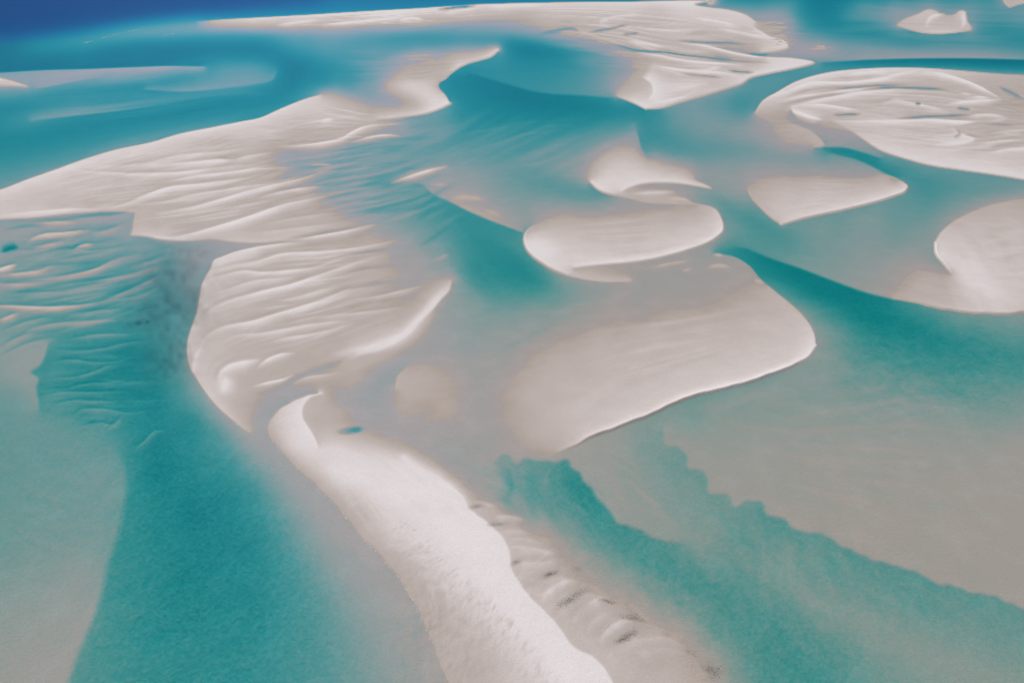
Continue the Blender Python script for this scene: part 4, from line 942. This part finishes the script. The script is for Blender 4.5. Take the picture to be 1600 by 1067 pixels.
# deep floor far outside the relief, so the bed never ends
def sheet(name, z, r, m, props):
    me = bpy.data.meshes.new(name)
    me.from_pydata([(-r, -r, z), (r, -r, z), (r, r, z), (-r, r, z)], [], [(0, 1, 2, 3)])
    me.materials.append(m)
    o = bpy.data.objects.new(name, me); COL.objects.link(o)
    for k, v in props.items(): o[k] = v
sheet('ocean_floor', -4.0, 40000, m_sand, dict(kind='structure', label='deep sandy floor of the open sea beyond the banks', category='sea floor'))
# two closed bodies of water that meet along the far bar: the lagoon and the deeper, bluer open sea
m_sea = m_water.copy(); m_sea.name = 'open_sea_water'
for n in m_sea.node_tree.nodes:
    if n.type == 'VOLUME_ABSORPTION': n.inputs['Color'].default_value = (0.0, .885, .945, 1)
bar = [-30000,76, -240,72, 0,68, 60,64, 120,57, 200,45, 300,33, 400,30, 560,20, 740,9, 1000,4, 1100,3, 1112,1, 1300,-30, 32000,-60]
bar = np.array(bar, float).reshape(-1, 2)
bx, by = ground(bar[:, 0], bar[:, 1])
def water_body(name, ring, m, label):
    zb, n = -5.0, len(ring)
    if sum(ring[i][0] * ring[(i + 1) % n][1] - ring[(i + 1) % n][0] * ring[i][1] for i in range(n)) < 0: ring = ring[::-1]
    me = bpy.data.meshes.new(name)
    fs = [tuple(range(n, 2 * n)), tuple(reversed(range(n)))] + [(i, (i + 1) % n, n + (i + 1) % n, n + i) for i in range(n)]
    me.from_pydata([(x, y, zb) for x, y in ring] + [(x, y, 0) for x, y in ring], [], fs)
    me.materials.append(m)
    o = bpy.data.objects.new(name, me); COL.objects.link(o)
    o['kind'] = 'structure'; o['label'] = label; o['category'] = 'water'
R0 = 39000.0
line = [(float(x), float(y)) for x, y in zip(bx, by)]
line[0] = (-R0, line[1][1]); line[-1] = (R0, line[-2][1] + 200)
water_body('lagoon_water', [(-R0, -R0), (R0, -R0)] + [(x, y - .05) for x, y in line[::-1]], m_water, 'clear shallow turquoise water flowing between the sandbanks')
water_body('sea_water', [(x, y + .05) for x, y in line] + [(R0, R0), (-R0, R0)], m_sea, 'dark blue deep sea water beyond the far bar, top left')

# ------------------------------------------------------------------ foam and drifted weed
def simple(name, col, rough=.8):
    m, t, out = mat(name)
    b = nd(t, 'ShaderNodeBsdfPrincipled', Roughness=rough)
    n = nd(t, 'ShaderNodeTexNoise', Scale=3.0, Detail=3.0); g = nd(t, 'ShaderNodeNewGeometry'); t.links.new(g.outputs['Position'], n.inputs['Vector'])
    x = nd(t, 'ShaderNodeMixRGB'); x.inputs[1].default_value = (*[c * .75 for c in col], 1); x.inputs[2].default_value = (*[min(1, c * 1.2) for c in col], 1)
    t.links.new(n.outputs[0], x.inputs[0]); t.links.new(x.outputs[0], b.inputs['Base Color']); t.links.new(b.outputs[0], out.inputs[0])
    return m
m_foam = simple('sea_foam', (.82, .82, .80)); m_weed = simple('dead_seaweed', (.25, .20, .135))
def bed_z(x, y):
    i = int(np.clip(round((y - Y0) / STEP), 0, H - 1)); j = int(np.clip(round((x - X0) / STEP), 0, W - 1))
    return float(level_to_z(U[i, j], x, y))
def flecks(name, spots, m, label, cat):
    """spots: (chart x, chart y, length m, width m, turn)"""
    rnd = random.Random(len(spots) * 7 + 1)
    vs, fs = [], []
    for x, y, l, w, a in spots:
        gx, gy = (float(q) for q in ground(x, y))
        z = max(bed_z(x, y), 0.0) + .012
        n = 7; b0 = len(vs)
        vs.append((gx, gy, z + min(l, w) * .25))
        for k in range(n):
            th = 2 * math.pi * k / n; r = rnd.uniform(.55, 1.15)
            px, py = math.cos(th) * l * r / 2, math.sin(th) * w * r / 2
            vs.append((gx + px * math.cos(a) - py * math.sin(a), gy + px * math.sin(a) + py * math.cos(a), z))
        fs += [(b0, b0 + 1 + k, b0 + 1 + (k + 1) % n) for k in range(n)]
    me = bpy.data.meshes.new(name); me.from_pydata(vs, [], fs); me.materials.append(m)
    o = bpy.data.objects.new(name, me); COL.objects.link(o)
    o['kind'] = 'stuff'; o['label'] = label; o['category'] = cat
    return o
rnd = random.Random(5)
def along(pts, dens, jx, l0, l1, clump=6.0):
    c, _ = spline(pts, step=1.0)
    out = []; on = True; left = 10
    for i in range(1, len(c)):
        left -= 1
        if left <= 0:
            on = not on; left = rnd.uniform(2, clump) if on else rnd.uniform(2, clump * 1.1)
        if on and rnd.random() < dens:
            a = math.atan2(-(c[i, 1] - c[i-1, 1]) * 1.6, c[i, 0] - c[i-1, 0])
            l = rnd.uniform(l0, l1)
            out.append((c[i, 0] + rnd.gauss(0, jx), c[i, 1] + rnd.gauss(0, jx), l, l * rnd.uniform(.3, .6), a + rnd.gauss(0, .3)))
    return out
flecks('foam', along([421,683, 425,690, 440,706, 455,722, 470,738, 490,754, 505,771, 520,786, 532,799, 545,814, 562,836, 580,855, 600,877, 620,899, 632,917, 650,947, 665,981, 675,1005], .55, .7, .15, .45), m_foam,
       'broken line of white foam flecks along the left shore of the long bright dune', 'foam')
flecks('foam', along([303,586, 309,596, 318,606, 332,625, 345,641, 360,654, 376,668], .5, .6, .15, .45), m_foam,
       'white foam flecks along the lower left shore of the ribbed bank', 'foam')
surf = []
for pts, d in (([132,67.5, 145,64], 2.2), ([160,59, 175,56, 188,52.5], 1.4), ([200,50, 212,48, 226,45.5], 1.8), ([252,58, 262,55, 275,52.5], 1.6), ([335,34.5, 345,33, 355,32], 1.5), ([345,53, 370,48.5, 395,44], .6)):
    c, _ = spline(pts, step=.5)
    for x, y in c:
        if rnd.random() < .16 * d: surf.append((x + rnd.gauss(0, .3), y + rnd.gauss(0, .35), rnd.uniform(.8, 3.0), rnd.uniform(1.5, 4.5), rnd.uniform(-.3, .5)))
flecks('foam', surf, m_foam, 'thin white streaks of surf breaking over the far bar, top left', 'surf')
def drift(pts, n, sp, label, l0=.10, l1=.28):
    c, _ = spline(pts, step=1.0); q = []
    for k in range(n):
        x, y = c[rnd.randrange(len(c))]
        q.append((x + rnd.gauss(0, sp * 1.5), y + rnd.gauss(0, sp), rnd.uniform(l0, l1), rnd.uniform(l0, l1) * .5, rnd.uniform(0, 3.1)))
    flecks('seaweed', q, m_weed, label, 'seaweed')
drift([872,946, 885,939, 897,933, 912,922], 170, 2.6, 'longest dark strip of drifted seaweed in a pit right of the dune crest')
drift([965,1001, 975,998, 984,993, 992,985], 190, 2.4, 'brown clump of drifted seaweed in the pit nearest the bottom edge')
drift([939,936, 950,940, 962,944], 45, 1.6, 'short thin brown trail of seaweed above the dark pits')
drift([972,964, 990,962, 1010,971], 60, 2.2, 'faint brown seaweed smear at the outer edge of the scallops')
drift([1072,1015, 1080,1020, 1086,1022], 25, 2.2, 'few dark weed specks between the scallops and the last patch')
drift([1100,1044, 1112,1042, 1124,1046, 1108,1058], 75, 3.5, 'loose reddish brown seaweed patch at the lowest tip of the damp sand')
drift([855,897, 862,897, 870,894], 50, 1.5, 'small dark weed pocket highest among the scalloped pits')
#SMALL
SC.cycles.volume_bounces = 0
SC.cycles.filter_width = 1.1
SC.cycles.max_bounces = 8
SC.cycles.transparent_max_bounces = 16
SC.cycles.use_denoising = True
